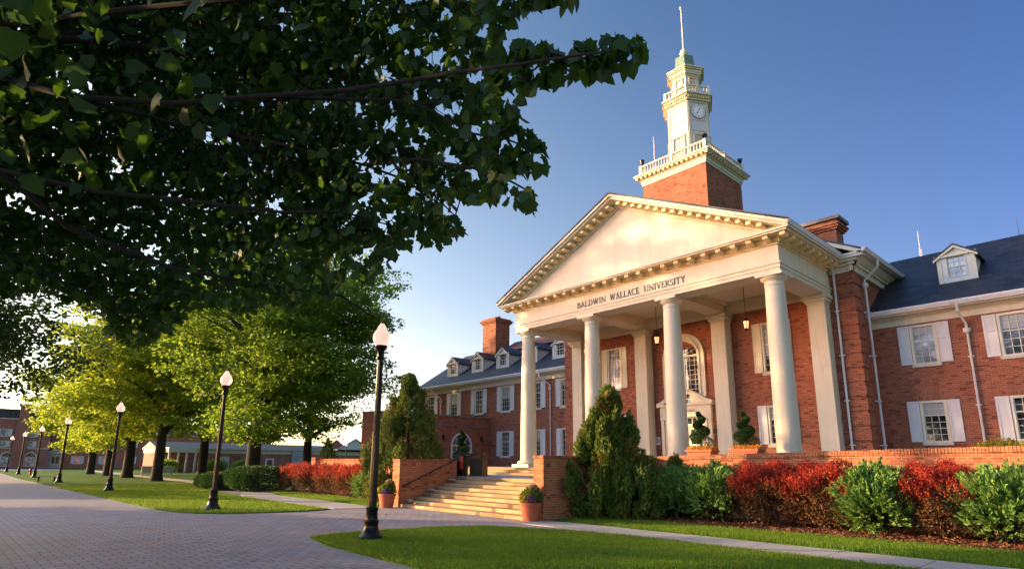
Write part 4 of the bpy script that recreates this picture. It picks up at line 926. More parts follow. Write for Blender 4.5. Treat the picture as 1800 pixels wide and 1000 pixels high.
def topiary(loc, h, label, box=True, w=.3):
    t = thing('spiral_topiary', label, 'topiary', loc, 'spiral clipped topiaries', absolute=False)
    if box:
        b = MB(); b.prism([(-.40, 0), (.40, 0), (.50, .66), (-.50, .66)], -.24, .24, 'xz'); b.box(-.55, .55, -.29, .29, .661, .75); b.build('planter', 'terracotta', t, bevel=.01)
        n = 500; P = np.column_stack([RNG.uniform(-.5, .5, n), RNG.uniform(-.25, .25, n), RNG.uniform(.73, .86, n)]); leaves('flowers', P, rdir(n)+np.array([0, 0, 1]), RNG.uniform(.04, .08, n), T_LEAF, 'fl_orange', t)
        z0 = .74
    else:
        MB().lathe([(.22, 0), (.3, .35), (.33, .4), (.28, .4), (.01, .36)], (0, 0, 0), 20).build('planter', 'black_metal', t); z0 = .4
    MB().tube((0, 0, z0-.1), (0, 0, z0+h*.9), .03, .012, 8).build('stem', 'bark', t)
    n = 16000; s = RNG.random(n)**.8; ang = s*2*math.pi*2.6; rad = w*(1-s*.78)
    c = np.column_stack([np.cos(ang)*rad*.55, np.sin(ang)*rad*.55, z0+.22+s*(h-.25)]); d = rdir(n)*np.array([1, 1, .75]); P = c+d*(rad*.68)[:, None]*(.82+.18*RNG.random((n, 1)))
    leaves('foliage', P, d+.6*rdir(n), RNG.uniform(.025, .045, n), T_LEAF, 'box', t)
topiary((-11.72, 20.4, 1.5), 1.42, 'spiral topiary in a terracotta planter before the entrance door', True, .42); topiary((-9.95, 20.35, 1.5), 1.32, 'spiral topiary in a terracotta planter before the right hand bay', True, .40)
topiary((-22.3, 17.2, 1.13), 1.65, 'spiral topiary before the white arched annex window', False, .40)

# ------------------------------------------------------------------ shrubs
def shrub(name, label, cat, c, rx, ry, h, kind, group, n=9000):
    t = thing(name, label, cat, (c[0], c[1], .05), group, absolute=False)
    b = MB()
    for i in range(14):
        a = random.uniform(0, 6.28); r_ = random.uniform(.3, .8); b.path([(random.uniform(-.15, .15), random.uniform(-.15, .15), 0), (rx*r_*.5*math.cos(a), ry*r_*.5*math.sin(a), h*.4), (rx*r_*math.cos(a), ry*r_*math.sin(a), h*random.uniform(.7, .95))], [.02, .014, .006], 5)
    b.build('stems', 'bark', t)
    d = rdir(n); d[:, 2] = np.abs(d[:, 2])*np.where(RNG.random(n) < .75, 1, -.5)
    q = .62+.4*np.sqrt(RNG.random(n)); lump = 1+.17*np.sin(d[:, 0]*7+c[0]*3)*np.cos(d[:, 1]*6+d[:, 2]*5)+.08*np.sin(d[:, 2]*13+d[:, 0]*11)
    sup = (np.abs(d)**2.6).sum(1)**(-1/2.6)       # boxy superellipsoid
    P = d*(sup*q*lump)[:, None]*np.array([rx, ry, h*.5])+np.array([0, 0, h*.5])
    P = P[P[:, 2] > .02+.16*RNG.random(len(P))]; N_ = len(P)
    out = (P-np.array([0, 0, h*.4]))/np.array([rx, ry, h*.6])
    if kind == 'juniper':
        k = 8; base = P[::k]; Y = out[::k]+np.array([0, 0, .55])+.5*rdir(len(base)); Y /= np.linalg.norm(Y, axis=1, keepdims=True)
        L_ = RNG.uniform(.18, .36, len(base)); Ps = []; Ys = []
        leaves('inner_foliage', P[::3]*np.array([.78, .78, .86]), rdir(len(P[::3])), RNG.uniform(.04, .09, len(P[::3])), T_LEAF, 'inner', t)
        for j in range(9):
            s = j/9; Ps.append(base+Y*(L_*s)[:, None]); Ys.append(Y+.75*rdir(len(base))*(1-s*.4))
        leaves('foliage', np.vstack(Ps), np.vstack(Ys), RNG.uniform(.06, .12, len(base)*9), T_FROND, 'juniper', t)
    else:
        hi = P[:, 2] > h*(.70+.12*np.sin(P[:, 0]*5)+.12*RNG.normal(size=N_))
        leaves('foliage', P[~hi], (out+.9*rdir(N_))[~hi], RNG.uniform(.035, .075, (~hi).sum()), T_LEAF, 'red_low', t)
        base = P[hi][::3]; Y = out[hi][::3]*.5+np.array([0, 0, 1.0])+.45*rdir(len(base)); Y /= np.linalg.norm(Y, axis=1, keepdims=True); L_ = RNG.uniform(.08, .24, len(base)); Ps = []; Ys = []
        for j in range(8):
            s = j/8; Ps.append(base+Y*(L_*s)[:, None]); Ys.append(Y+.8*rdir(len(base)))
        leaves('new_growth', np.vstack(Ps), np.vstack(Ys), RNG.uniform(.025, .05, len(base)*8), T_LEAF, 'red_tip', t)
    return t
GR = 'shrubs in front of the long retaining wall'
for x, y, rx, ry, h, k, lb in ((-11.75, 17.6, .75, 1.0, 1.45, 'red', 'small red barberry at the left end of the long bed behind a green shrub'),
                               (-10.75, 16.95, .82, .95, 1.5, 'juniper', 'bright green shrub next to the leftmost red barberry of the long bed'),
                               (-9.35, 17.1, .80, .95, 1.6, 'juniper', 'bright green shrub left of the wide red barberry in the long bed'),
                               (-7.85, 17.35, .95, 1.1, 1.62, 'red', 'red barberry in the long bed, just right of two green shrubs'),
                               (-6.35, 17.4, .95, 1.1, 1.62, 'red', 'red barberry in the long bed, just left of a single green shrub'),
                               (-5.05, 17.2, .85, 1.0, 1.62, 'juniper', 'single green shrub between two stretches of red barberry'),
                               (-3.75, 17.55, .85, 1.1, 1.62, 'red', 'red barberry in the long bed right of the single green shrub'),
                               (-2.5, 17.3, .9, 1.0, 1.62, 'juniper', 'rightmost green shrub of the long bed, at the picture edge'),
                               (-.9, 17.5, .9, 1.0, 1.6, 'red', 'red barberry beyond the rightmost green shrub')):
    shrub('barberry' if k == 'red' else 'juniper', lb, 'shrub', (x, y), rx*(1.22 if k == 'red' else .86), ry*(1 if k == 'red' else .92), h*(.95 if k == 'red' else .86), k, GR, 28000 if k == 'red' else 17000)
for i, (x, y, lb) in enumerate(((-33.6, 14.0, 'leftmost orange red barberry of the far hedge'), (-31.2, 13.95, 'orange red barberry, second from the left in the far hedge'), (-28.8, 13.95, 'orange red barberry in the middle of the far hedge'), (-26.5, 13.9, 'orange red barberry of the far hedge just left of its green shrub'))):
    shrub('barberry', lb, 'shrub', (x, y), 1.35, .75, 1.4, 'red', 'barberry hedge left of the steps', 9000)
shrub('juniper', 'green shrub at the right end of the far red hedge, near the lamp post', 'shrub', (-24.6, 13.9), .8, .7, 1.05, 'juniper', 'barberry hedge left of the steps', 8000)
# yellow shrubs on the terrace behind the wall
for x, lb in ((-2.9, 'yellow green shrub showing over the retaining wall below a downspout'), (-1.75, 'yellow green shrub over the wall at the right edge')):
    t = thing('golden_shrub', lb, 'shrub', (x, 20.5, 1.5), 'golden shrubs on the terrace', absolute=False); MB().tube((0, 0, -.1), (0, 0, .4), .03, .02, 6).build('stem', 'bark', t)
    n = 4000; d = rdir(n); P = d*np.array([.8, .5, .5])*(.7+.3*RNG.random((n, 1)))+np.array([0, 0, .42]); leaves('foliage', P, d+.8*rdir(n)+np.array([0, 0, .4]), RNG.uniform(.04, .08, n), T_LEAF, leafmat('golden leaf', (.2, .18, .02), (.5, .42, .05), .35), t)
# clipped hedges on the far lawn
def clipped(c, rx, ry, h, label):
    t = thing('clipped_hedge', label, 'hedge', (c[0], c[1], .02), 'clipped round hedges on the far lawn', absolute=False); MB().tube((0, 0, 0), (0, 0, h*.6), .05, .03, 6).build('stem', 'bark', t)
    n = 22000; d = rdir(n); sup = (np.abs(d)**3.2).sum(1)**(-1/3.2); lump = 1+.04*np.sin(d[:, 0]*9)*np.cos(d[:, 1]*8); P = d*(sup*lump*(.93+.08*RNG.random(n)))[:, None]*np.array([rx, ry, h*.5])+np.array([0, 0, h*.52])
    leaves('foliage', P, d+.7*rdir(n), RNG.uniform(.06, .10, n), T_LEAF, 'box', t)
clipped((-39.6, 11.9), 2.0, 1.3, .95, 'smaller clipped hedge behind the second lamp post'); clipped((-36.5, 12.9), 2.3, 1.6, 1.35, 'larger rounded clipped hedge left of the far walk')

# ------------------------------------------------------------------ conifers
def conifer(loc, r, h, label, n=26000, seed=0):
    t = thing('arborvitae', label, 'tree', loc, absolute=False)
    b = MB().tube((0, 0, 0), (0, 0, h*.9), .12, .02, 8); rs = np.random.default_rng(seed)
    for i in range(60):
        z = h*(.06+.85*i/60); a = i*2.4; rr = r*(1-(z/h))**.8*.8; b.tube((0, 0, z), (rr*math.cos(a), rr*math.sin(a), z+.35*rr), .025, .006, 4)
    b.build('trunk', 'bark', t)
    m = 300; s = RNG.random(m)**.9; a = RNG.random(m)*6.283; prof = np.where(s < .18, .72+1.5*s, (1-(s-.18)/.82)**.78)*r
    prof *= 1+.14*np.sin(a*3+seed)+.14*np.sin(a*5+s*14)+.16*RNG.normal(size=m)
    cc = np.column_stack([np.cos(a)*prof*.82, np.sin(a)*prof*.82, s*h*.97+.05]); cs = (.12+.17*RNG.random(m))*(.6+r*.26)*(1-.4*s)
    k = n//m; P = np.repeat(cc, k, 0)+rdir(m*k)*np.repeat(cs, k)[:, None]*np.cbrt(RNG.random((m*k, 1)))*np.array([1, 1, 2.1])
    rad = P*np.array([1, 1, 0]); rad /= np.maximum(np.linalg.norm(rad, axis=1, keepdims=True), .01)
    Y = rad*.6+np.array([0, 0, .9])+.55*rdir(len(P)); S_ = RNG.uniform(.10, .20, len(P))*(.7+.12*h/4); dry = (np.sin(P[:, 0]*3.1+seed)*np.sin(P[:, 2]*2.3+P[:, 1]*2) > .45) & (RNG.random(len(P)) < .45)
    leaves('foliage', P[~dry], Y[~dry], S_[~dry], T_SPRAY*np.array([1.5, 1, 1]), 'thuja', t); leaves('dry_foliage', P[dry], Y[dry], S_[dry], T_SPRAY*np.array([1.5, 1, 1]), 'thuja_dry', t); return t
conifer((-12.3, 15.6, 0), 1.55, 4.1, 'broad feathery evergreen beside the right cheek wall', 60000, 1)
conifer((-11.3, 17.9, 0), .8, 1.8, 'low dark evergreen tucked right of the broad one', 9000, 5)
conifer((-23.0, 14.6, 0), 2.05, 5.6, 'tall pointed evergreen behind the left cheek wall', 46000, 2)
# small dark conifer far off
conifer((-68, 32, 0), 1.6, 4.3, 'small dark evergreen before the annex, right of the low far hall', 9000, 3)

# ------------------------------------------------------------------ broadleaf trees
def crown_points(cent, rad, n_cl, per, cl_r, flat=.45, lo=-.55, lobes=22):
    """leaf clumps gathered on a set of boughs (flattened lobes) that fill an uneven crown"""
    k = 0; L = []
    while len(L) < lobes:
        k += 1; d = rdir(1)[0]; q = RNG.uniform(.35, .92); c = d*q
        if c[2] < lo: continue
        if L and min(np.linalg.norm(c-l[0]) for l in L) < .30 and k < 4000: continue
        L.append((c, RNG.uniform(.26, .42)))
    li = RNG.integers(0, len(L), n_cl); lc = np.array([l[0] for l in L])[li]; lr = np.array([l[1] for l in L])[li]
    d = rdir(n_cl); q = np.cbrt(RNG.uniform(.25, 1, n_cl)); c = lc+d*(q*lr)[:, None]*np.array([1.1, 1.1, .62])
    nf = n_cl//5; c[:nf] = rdir(nf)*np.cbrt(RNG.random((nf, 1)))*.8; c = c[c[:, 2] > lo-.12]
    c = c*np.array(rad)+np.array(cent); m = len(c); s = cl_r*(.5+.8*RNG.random(m))
    P = np.repeat(c, per, 0)+rdir(m*per)*np.cbrt(RNG.random((m*per, 1)))*np.repeat(s, per)[:, None]*np.array([1.25, 1.25, flat]); return c, P
def tree(name, label, loc, trunk_r, trunk_h, crown_c, crown_r, n_cl, per, cl_r, leaf, mat, group=None, lean=(0, 0), lo=-.55, nb=26):
    t = thing(name, label, 'tree', loc, group, absolute=False)
    c, P = crown_points(crown_c, crown_r, n_cl, per, cl_r, lo=lo)
    b = MB(); top = Vector((lean[0]+crown_c[0]*.6, lean[1]+crown_c[1]*.6, crown_c[2]+crown_r[2]*.5)); fork = Vector((lean[0]*.4, lean[1]*.4, trunk_h))
    b.path([(0, 0, -.05), (0, 0, .12), (0, 0, .5), fork*.55+Vector((.05, 0, 0)), fork], [trunk_r*1.55, trunk_r*1.2, trunk_r*.98, trunk_r*.9, trunk_r*.82], 12)
    pr = [fork+(top-fork)*s+Vector((math.sin(s*5)*.25, math.cos(s*4)*.2, 0)) for s in np.linspace(0, 1, 7)]; pr[0] = fork
    b.path(pr, [trunk_r*.8*(1-.85*s) for s in np.linspace(0, 1, 7)], 8)
    idx = RNG.choice(len(c), min(nb, len(c)), replace=False)
    for i in idx:
        e = Vector(c[i]); s = min(1, max(0, (e.z-fork.z)/(top.z-fork.z+.01)-.25)); o_ = fork+(top-fork)*s*.85; mid = o_.lerp(e, .5)+Vector((0, 0, .12*(e-o_).length)); r0 = trunk_r*.38*(1-.6*s)
        b.path([o_, o_.lerp(mid, .5)+Vector((0, 0, .2)), mid, mid.lerp(e, .6), e], [r0, r0*.8, r0*.55, r0*.32, .015], 6)
    b.build('trunk', 'bark', t, smooth=True)
    N_ = len(P); Y = rdir(N_)*np.array([1, 1, .5])+np.array([0, 0, -.25]); leaves('crown', P, Y, leaf*RNG.uniform(.7, 1.3, N_), T_LEAF*np.array([1.35, 1, 1]), mat, t, flat=.8); return t
TG = 'maples standing on the far lawn'
tree('maple_tree', 'big maple with thick trunk behind the round clipped hedge', (-42.5, 14.6, 0), .52, 3.4, (.6, 1.3, 10.4), (8.2, 8.2, 8.8), 1100, 85, 1.0, .19, 'tree_leaf2', TG, lo=-.76, nb=60)
tree('maple_tree', 'bright yellow green maple with a straight trunk left of the second lamp post', (-57.5, 12.0, 0), .44, 3.6, (0, -.6, 9.8), (8.4, 8.0, 7.6), 760, 120, 1.1, .20, 'tree_leaf', TG, lo=-.8, nb=34)
tree('maple_tree', 'bright maple behind the third lamp post, trunk just right of the lamp', (-70, 12.0, 0), .5, 3.4, (0, -1.0, 8.8), (7.8, 7.4, 6.8), 520, 120, 1.1, .21, 'tree_leaf', TG, lo=-.8)
tree('maple_tree', 'maple with trunk in line with the third lamp post', (-80, 11.8, 0), .45, 3.4, (0, 0, 7.2), (6, 6, 5), 260, 110, 1.1, .23, 'tree_leaf', TG, lo=-.8)
tree('maple_tree', 'farthest maple of the lawn, left of the others', (-90, 11.5, 0), .45, 3.2, (0, -.5, 6.8), (6, 5.8, 4.6), 240, 110, 1.1, .24, 'tree_leaf', TG, lo=-.8)
tree('maple_tree', 'maple standing deeper on the lawn between the two bigger trunks', (-67, 18.0, 0), .48, 3.6, (0, 0, 8.5), (7, 7, 6), 320, 100, 1.1, .22, 'tree_leaf', TG, lo=-.7)
tree('maple_tree', 'maple at the back of the lawn, its crown behind the big one', (-60, 26.0, 0), .48, 3.8, (0, 0, 8.2), (6.5, 6.5, 5.4), 260, 90, 1.1, .22, 'tree_leaf2', TG, lo=-.7)
# ------------------------------------------------------------------ foreground maple
FT = thing('maple_tree', 'great dark maple whose leafy boughs fill the upper left of the picture', 'tree', (-10.5, -3.5, 0), absolute=True)
base = Vector((-10.5, -3.5, 0)); b = MB()
b.path([base, base+Vector((0, 0, .3)), base+Vector((.05, .05, 2.0)), base+Vector((.1, .15, 4.0)), base+Vector((.2, .4, 7.5)), base+Vector((.1, .8, 12.5))], [.62, .48, .40, .36, .26, .05], 14)
limbs = [  # (px, py, distance) knots, each a real bough reaching from the trunk
    [(0, 68, 8.6), (180, 72, 8.3), (340, 97, 8.2), (480, 112, 8.0), (620, 96, 7.8), (760, 50, 7.6)],
    [(-200, 40, 8.5), (-20, 50, 8.6), (70, 28, 8.8), (180, -10, 9), (420, -60, 9.0)],
    [(-250, 120, 8.8), (-30, 60, 8.6), (170, 60, 8.5), (370, 22, 8.6), (600, 28, 8.3), (800, -30, 8.2)],
    [(-200, 120, 8.0), (-20, 130, 7.6), (120, 170, 7.2), (315, 182, 6.9), (450, 170, 6.6), (600, 160, 6.2), (700, 145, 5.8), (800, 127, 5.4), (900, 115, 5.0), (1000, 100, 4.6), (1085, 88, 4.3)],
    [(-150, 260, 7.4), (0, 300, 7.1), (170, 337, 6.9), (315, 351, 6.8), (495, 373, 6.7), (600, 372, 6.7), (700, 400, 6.6)],
    [(120, 170, 7.2), (300, 215, 7.4), (480, 250, 7.2), (640, 290, 7.0), (750, 330, 6.6), (800, 380, 6.4)],
    [(450, 170, 6.6), (600, 175, 6.4), (690, 175, 6.2), (750, 190, 6.0), (830, 235, 5.7), (890, 245, 5.5), (935, 262, 5.3)],
    [(640, 290, 7.0), (740, 280, 6.2), (830, 295, 5.8), (900, 320, 5.5), (945, 345, 5.3)],
    [(0, 300, 7.1), (120, 400, 7.3), (300, 470, 7.4), (460, 500, 7.3), (600, 520, 7.2), (660, 560, 7.2)],
    [(-100, 330, 7.6), (0, 440, 7.6), (120, 500, 7.8), (220, 560, 7.8)],
    [(-20, 50, 8.6), (200, 20, 7.6), (500, -10, 6.6), (750, -20, 6.0), (900, -15, 5.6), (990, 0, 5.3)],
]
LW = []
for k, L_ in enumerate(limbs):
    pts = [at(*p) for p in L_]
    if k in (0, 1, 2, 3, 4, 9): pts = [base+Vector((.1, .2, (3.8, 5.6, 5.0, 3.6, 3.2, 0, 0, 0, 0, 3.0)[k]))]+pts
    r0 = (.10, .10, .09, .055, .05, .035, .022, .022, .045, .04, .05)[k]; r1 = .007
    b.path(pts, [r0+(r1-r0)*(i/(len(pts)-1))**.8 for i in range(len(pts))], 7); LW.append(pts)
LS = [p.lerp(q, s) for pts in LW for p, q in zip(pts[:-1], pts[1:]) for s in np.linspace(0, 1, 6)]
LSa = np.array([tuple(p) for p in LS])
sil = [(-150, -220), (1010, -220), (1015, 5), (960, 5), (905, 12), (890, 50), (905, 62), (990, 90), (1060, 62), (1125, 62), (1128, 100), (1060, 128), (1000, 140), (930, 150), (905, 175), (915, 225), (962, 245), (960, 288), (905, 300), (872, 315), (955, 340), (950, 372), (880, 350), (850, 340), (800, 352), (812, 395), (790, 432), (745, 425), (700, 440), (706, 470), (660, 478), (648, 500), (610, 470), (585, 520), (560, 505), (520, 545), (470, 520), (430, 560), (400, 530), (330, 540), (300, 575), (240, 610), (195, 585), (180, 520), (120, 530), (60, 510), (0, 520), (-150, 520)]
n = 90000; cand = np.column_stack([RNG.uniform(-150, 1130, n), RNG.uniform(-220, 620, n)]); cand = cand[inside(sil, cand)]
# density thins out low and at the fringes, where the photo shows gaps
x_, y_ = cand[:, 0], cand[:, 1]
dens = np.where(y_ > 430, np.where(x_ < 330, .75, .5), .97); dens = np.where((x_ > 860), .30, dens); dens = np.where((x_ > 650) & (x_ <= 860), .50, dens)
gy = np.sin(x_*.06+1.3)*np.sin(y_*.075+x_*.02); dens = dens*np.where((gy > .35) & (x_ > 620), .15, 1)
gapn = np.sin(x_*.021+y_*.011)*np.cos(y_*.027-x_*.008)+.4*np.sin(x_*.055)*np.sin(y_*.06); dens = dens*np.where((gapn > .86) & (x_ < 860), .3, 1)
cand = cand[RNG.random(len(cand)) < dens][:36000]
tw_ = 0; Ps = []; twigs = MB()
xs = cand[:, 0]
dn = 8.9-3.3*np.clip((xs-250)/750, 0, 1)+RNG.normal(0, .35, len(cand)); dn = np.where(xs > 860, 5.35-(xs-860)/270*1.0+RNG.normal(0, .08, len(cand)), dn); dn = np.where((cand[:, 1] > 430), dn-.4, dn)
Pw = np.array([tuple(at(px, py, t_)) for (px, py), t_ in zip(cand, dn)])
# pull each leaf group onto a twig leaving the nearest bough
cl = RNG.choice(len(Pw), 900, replace=False)
for i in cl:
    e = Pw[i]; j = np.argmin(((LSa-e)**2).sum(1)); o_ = LSa[j]
    if np.linalg.norm(o_-e) > 1.1: continue
    m_ = (o_+e)/2+np.array([0, 0, .06]); twigs.path([Vector(o_), Vector(m_), Vector(e)], [.009, .006, .003], 4)
b.v += []; trunk = b.build('trunk', 'dark_bark', FT, smooth=True); twigs.build('twigs', 'dark_bark', FT)
extra = []                                   # the rest of the crown: out of frame, above and behind the camera
n = 9000; d = rdir(n)*np.cbrt(RNG.random((n, 1))); P = d*np.array([7.5, 7.5, 5.5])+np.array([-10.0, -2.5, 9.0])
v = P-np.array([0, 0, CAMZ]); dz = v@np.array(fwd); px = CX+F_PX*(v@np.array(r2))/np.maximum(dz, .01); py = CY-F_PX*(v@np.array(u2))/np.maximum(dz, .01)
ok = ~((dz > .3) & (px > -60) & (px < 1800) & (py > -60) & (py < 1000)) | ((dz > 0) & inside(sil, np.column_stack([px, py])) & (py < 330)); near = (np.linalg.norm(P-np.array([0, 0, CAMZ]), axis=1) < 7.5) & (dz > -1); P = P[ok & (P[:, 2] > 3.6) & ~near]
def droop(N_): return rdir(N_)*np.array([.8, .8, .35])+np.array([0, 0, -.75])
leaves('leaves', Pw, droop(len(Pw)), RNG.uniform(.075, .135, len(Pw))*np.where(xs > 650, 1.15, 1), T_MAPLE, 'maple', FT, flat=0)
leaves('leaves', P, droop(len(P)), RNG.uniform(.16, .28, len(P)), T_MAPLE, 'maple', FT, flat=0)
# second maple further along the walk, only its fringe shows at the left edge
tree('maple_tree', 'maple at the left edge, its small leaves dark against the bright sky', (-16.5, -2.9, 0), .2, 2.2, (-.4, 1.3, 5.2), (3.8, 4.9, 3.4), 420, 95, .55, .085, 'off_leaf', None, lo=-.9)

# trees across the walk, left of and behind the camera: they shade the plaza and the facade
OG = 'maples across the walk, outside the picture'
def sunspot(al, a): return (-.769*al+.64*a, -.639*al-.769*a)
for al, a, rx, zb, zt, den in ((43, -24.8, 5.0, 11.3, 21.8, 24), (45, -29.6, 6.2, 12.0, 25.0, 90), (47, -17.6, 4.4, 14.0, 21.8, 34), (50, -27, 4.8, 1.6, 6.4, 22), (56, -36, 4.5, 1.6, 7.2, 22), (44, -15, 5.5, 2.4, 7.5, 34), (42, -5, 6, 2.4, 7.3, 34), (52, 5, 6.5, 3, 13, 40), (62, -12, 7, 3, 13, 40),
                           (30, 0, 5.5, 2.8, 9.5, 40), (26, 11, 6, 3, 12, 40)):
    x, y = sunspot(al, a)
    tree('maple_tree', 'maple across the walk outside the picture', (x, y, 0), .45, zb+.8, (0, 0, (zb+zt)/2), (rx, rx, (zt-zb)/2), 70 if den == 90 else 220, den, .8 if den == 90 else 1.15, .36, 'off_leaf', OG, lo=-.95, nb=14)

# ------------------------------------------------------------------ far buildings
B = thing('brick_hall', 'three storey brick hall with arched ground floor windows at the left edge', 'building', (-164, 2, 0))
TB = frame((-160, 0, 0), (0, 1), (1, 0))
def farwall(parent, T, u0, u1, z1, m='far_brick', th=8, name='wall', z0=0):
    return MB(T).box(u0, u1, -th, 0, z0, z1).build(name, m, parent)
farwall(B, TB, -12, 12.6, 9.9)
MB(TB).box(-12, 12.65, .0, .14, 3.9, 4.15).build('string_course', 'stone', B)
def farwin(parent, T, u, z0, z1, w, arch=False, sh=True, mat='white'):
    Tn = Matrix(T) @ Matrix.Translation((0, .1, 0)); wn_ = window(parent, Tn, u, z0, z1, w, 3, (2, 2), (sh, sh), mat=mat, sill=True, sh=.5, gl='glass_blind', depth=.095)
    if arch:
        q = MB(Tn); q.band(arc(u, z1, w/2+.14, 12), arc(u, z1, w/2-.06, 12), -.09, .04); q.build('arch_frame', mat, wn_); MB(Tn).prism(arc(u, z1+.003, w/2-.05, 12), -.09, 0, 'xz').build('fanlight', 'glass', wn_)
for u in (-2.6, 1.9, 5.9, 9.7): farwin(B, TB, u, .4, 2.3, 1.75, True)
for u in (-3, 4.9, 9.2): farwin(B, TB, u, 4.3, 5.5, 1.3); farwin(B, TB, u, 6.4, 7.9, 1.4)
b = MB(TB); b.box(6.6, 8.7, 0, .5, 0, 9.9); b.box(6.75, 8.5, -.6, .5, 9.901, 12.6); b.box(6.5, 8.75, -.8, .7, 12.601, 13.2); b.build('chimney', 'far_brick', B)
b = MB(TB); b.box(-12.2, 12.9, -8.2, .35, 9.901, 10.1); b.build('cornice', 'cream', B)
b = MB(TB); b.prism([(-12.2, 10.101), (12.9, 10.101), (9.0, 12.0), (-8, 12.0)], -8.2, .3, 'xz'); b.build('roof', 'slate', B)
B = thing('brick_hall', 'shaded brick hall with carved stone doorway behind the fourth lamp post', 'building', (-168, 24, 0))
TB = frame((-162, 0, 0), (0, 1), (1, 0)); farwall(B, TB, 12.9, 60, 7.6)
d = MB(TB); dc = 14.1
for k in (-1, 1):
    for o_ in (.9, 1.25): d.box(dc+k*o_-.13, dc+k*o_+.13, 0, .3, 0, 3.0)
d.box(dc-1.6, dc+1.6, 0, .35, 3.001, 3.4); d.band([(dc-1.5, 3.42), (dc-.9, 3.7), (dc-.3, 4.2)], [(dc-1.5, 3.401), (dc-.9, 3.4), (dc-.3, 3.4)], 0, .3); d.band([(dc+.3, 4.2), (dc+.9, 3.7), (dc+1.5, 3.42)], [(dc+.3, 3.4), (dc+.9, 3.4), (dc+1.5, 3.401)], 0, .3)
d.lathe([(.15, 0), (.25, .3), (.08, .7)], (dc, .15, 3.4), 8); d.build('door_surround', 'stone', B)
dd = MB(TB).box(dc-.75, dc+.75, 0, .1, 0, 2.9).build('door', 'stone', B)
for k in (-1, 1):
    a = sorted((dc+k*.1, dc+k*.6)); MB(TB).box(a[0], a[1], .101, .12, 1.0, 2.4).build('pane', 'glass', dd)
for u in (18.0, 23.0, 28, 33, 38, 43, 48): farwin(B, TB, u, .9, 2.6, 1.3); farwin(B, TB, u, 4.6, 6.2, 1.2)
MB(TB).box(12.9, 60, -8, .35, 7.601, 7.85).build('cornice', 'cream', B)
b = MB(); b.prism([(-161.5, 7.851), (-170.5, 7.851), (-166, 10.8)], 12.9, 60, 'xz'); b.build('roof', 'slate', B)
# low hall with porches
B = thing('low_brick_hall', 'long low brick hall with white frieze and pillared porch behind the trees', 'building', (-104, 36, 0))
TB = frame((-100, 0, 0), (0, 1), (1, 0)); farwall(B, TB, 20.6, 75, 2.9, th=9)
MB(TB).box(20.5, 75, -9, .12, 2.901, 3.4).build('frieze', 'cream', B); MB(TB).box(20.3, 75, -9, .4, 3.401, 3.55).build('cornice', 'cream', B)
b = MB(); b.prism([(-99.4, 3.551), (-109.6, 3.551), (-104.5, 4.6)], 20.3, 75, 'xz'); b.build('roof', 'slate', B)
po = MB(TB).box(21.5, 25.4, 0, 2.4, 2.95, 3.65).build('porch', 'cream', B)
for u in (21.7, 22.9, 24.0, 25.2): MB(TB).lathe([(.17, 0), (.15, 2.94)], (u, 2.2, 0), 12).build('porch_column', 'cream', po, smooth=True)
MB(TB).box(23.1, 24.0, 0, .06, 0, 2.3).build('door', 'wood_door', B)
MB(TB).box(32.2, 33.6, 0, .9, 0, 2.7).build('arched_porch', 'far_brick', B)
farwin(B, TB, 34.6, .5, 2.4, 1.2, sh=False, mat='cream'); farwin(B, TB, 30.0, .5, 2.4, 1.4, sh=False, mat='cream')
q = MB(TB); q.box(36.3, 37.7, 0, .14, 0, 2.2); dd = q.build('door_frame', 'white', B); MB(TB).box(36.6, 37.4, .141, .16, 0, 1.95).build('door', 'wood_door', dd)
MB(TB).box(40.6, 44.0, .0, .5, 0, 3.4).build('stone_panel', 'grey_stone', B)
MB(TB).prism([(46.0, 3.902), (51.0, 3.902), (48.5, 5.6)], .1, .3, 'xz').build('gable', 'far_brick', B)
b = MB(TB); b.prism([(49.0, 3.902), (55.0, 3.902), (52.0, 5.6)], .35, .6, 'xz'); b.build('gable', 'siding', B)
b = MB(TB); b.prism([(48.6, 3.95), (52, 5.95), (55.4, 3.95), (55.4, 3.8), (52, 5.7), (48.6, 3.8)], -6, .75, 'xz'); b.build('gable_roof', 'white', B)
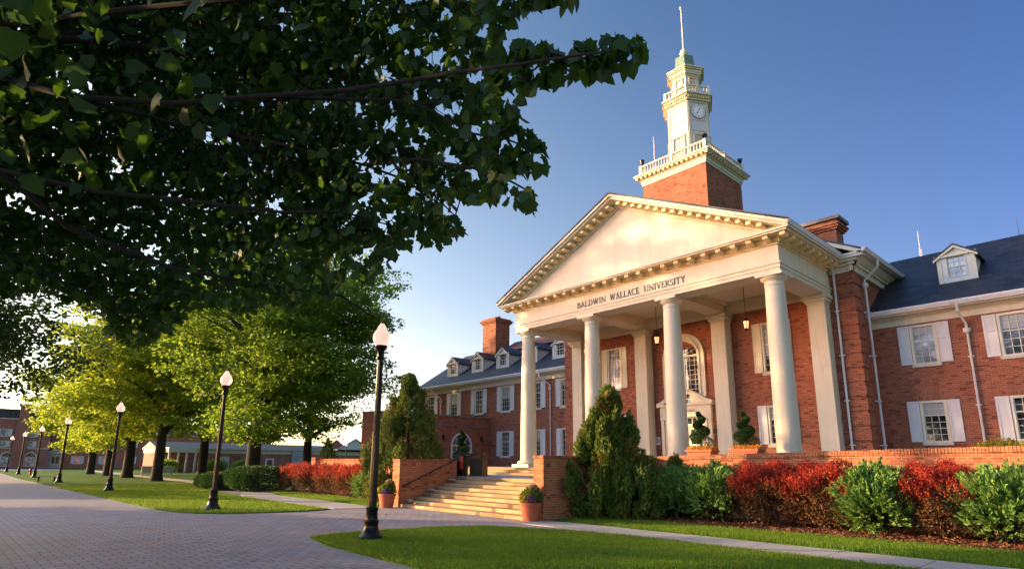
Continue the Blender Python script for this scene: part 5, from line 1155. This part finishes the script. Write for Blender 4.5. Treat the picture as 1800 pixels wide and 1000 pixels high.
for x, y, lb in ((-95.5, 21.0, 'leafy shrub left of the pillared porch of the low hall'), (-95.0, 27.2, 'leafy shrub right of the pillared porch of the low hall'), (-94.5, 31.0, 'leafy shrub by the small arched porch of the low hall')):
    t = thing('foundation_shrub', lb, 'shrub', (x, y, 0), 'shrubs before the low hall', absolute=False); MB().tube((0, 0, 0), (0, 0, .8), .06, .03, 6).build('stem', 'bark', t)
    n = 3500; d = rdir(n); P = d*np.array([1.2, 1.5, .9])*(.6+.4*RNG.random((n, 1)))*(1+.2*np.sin(d[:, :1]*6))+np.array([0, 0, .9]); leaves('foliage', P, d+.8*rdir(n), RNG.uniform(.12, .22, n), T_LEAF, 'tree_leaf2', t)
t = thing('low_sign', 'low white board sign between two trunks on the far lawn', 'sign', (-79, 16.5, 0)); MB().box(-79.1, -79, 14.9, 18.2, .3, 1.1).build('board', 'stone', t)
text('WELCOME', I4, 0, 1, 0, 1, .01, 'letters', t) if False else None
MB().box(-79.08, -79.02, 15.0, 15.15, 0, .3).build('post', 'stone', t); MB().box(-79.08, -79.02, 17.9, 18.05, 0, .3).build('post', 'stone', t)
t = thing('iron_fence', 'short black iron fence behind the far walk', 'fence', (-46, 24, 0)); b = MB()
for i in range(28): b.tube((-46+i*.02, 20.5+i*.22, 0), (-46+i*.02, 20.5+i*.22, 1.0), .014, .012, 5)
b.tube((-46, 20.5, .15), (-45.46, 26.4, .15), .016, .016, 5); b.tube((-46, 20.5, .9), (-45.46, 26.4, .9), .016, .016, 5); b.build('fence_panel', 'black_metal', t)
t = thing('fire_hydrant', 'small red hydrant on the grass by the farthest lamp posts', 'hydrant', (-88, 5.6, 0), absolute=False)
MB().lathe([(.16, 0), (.16, .06), (.11, .08), (.11, .6), (.14, .62), (.12, .72), (.04, .8)], (0, 0, 0), 14).build('barrel', 'rust', t, smooth=True); MB().tube((0, -.2, .45), (0, .2, .45), .05, .05, 10).build('nozzle', 'rust', t)
t = thing('park_bench', 'small pale bench on the grass beside the fourth lamp post', 'bench', (-60, 4.9, .03), absolute=False, rz=R(80)); 
MB().box(-.7, .7, -.2, .2, .38, .44).build('seat', 'stone', t, bevel=.01); MB().box(-.55, -.45, -.15, .15, 0, .38).build('leg', 'bronze', t); MB().box(.45, .55, -.15, .15, 0, .38).build('leg', 'bronze', t)
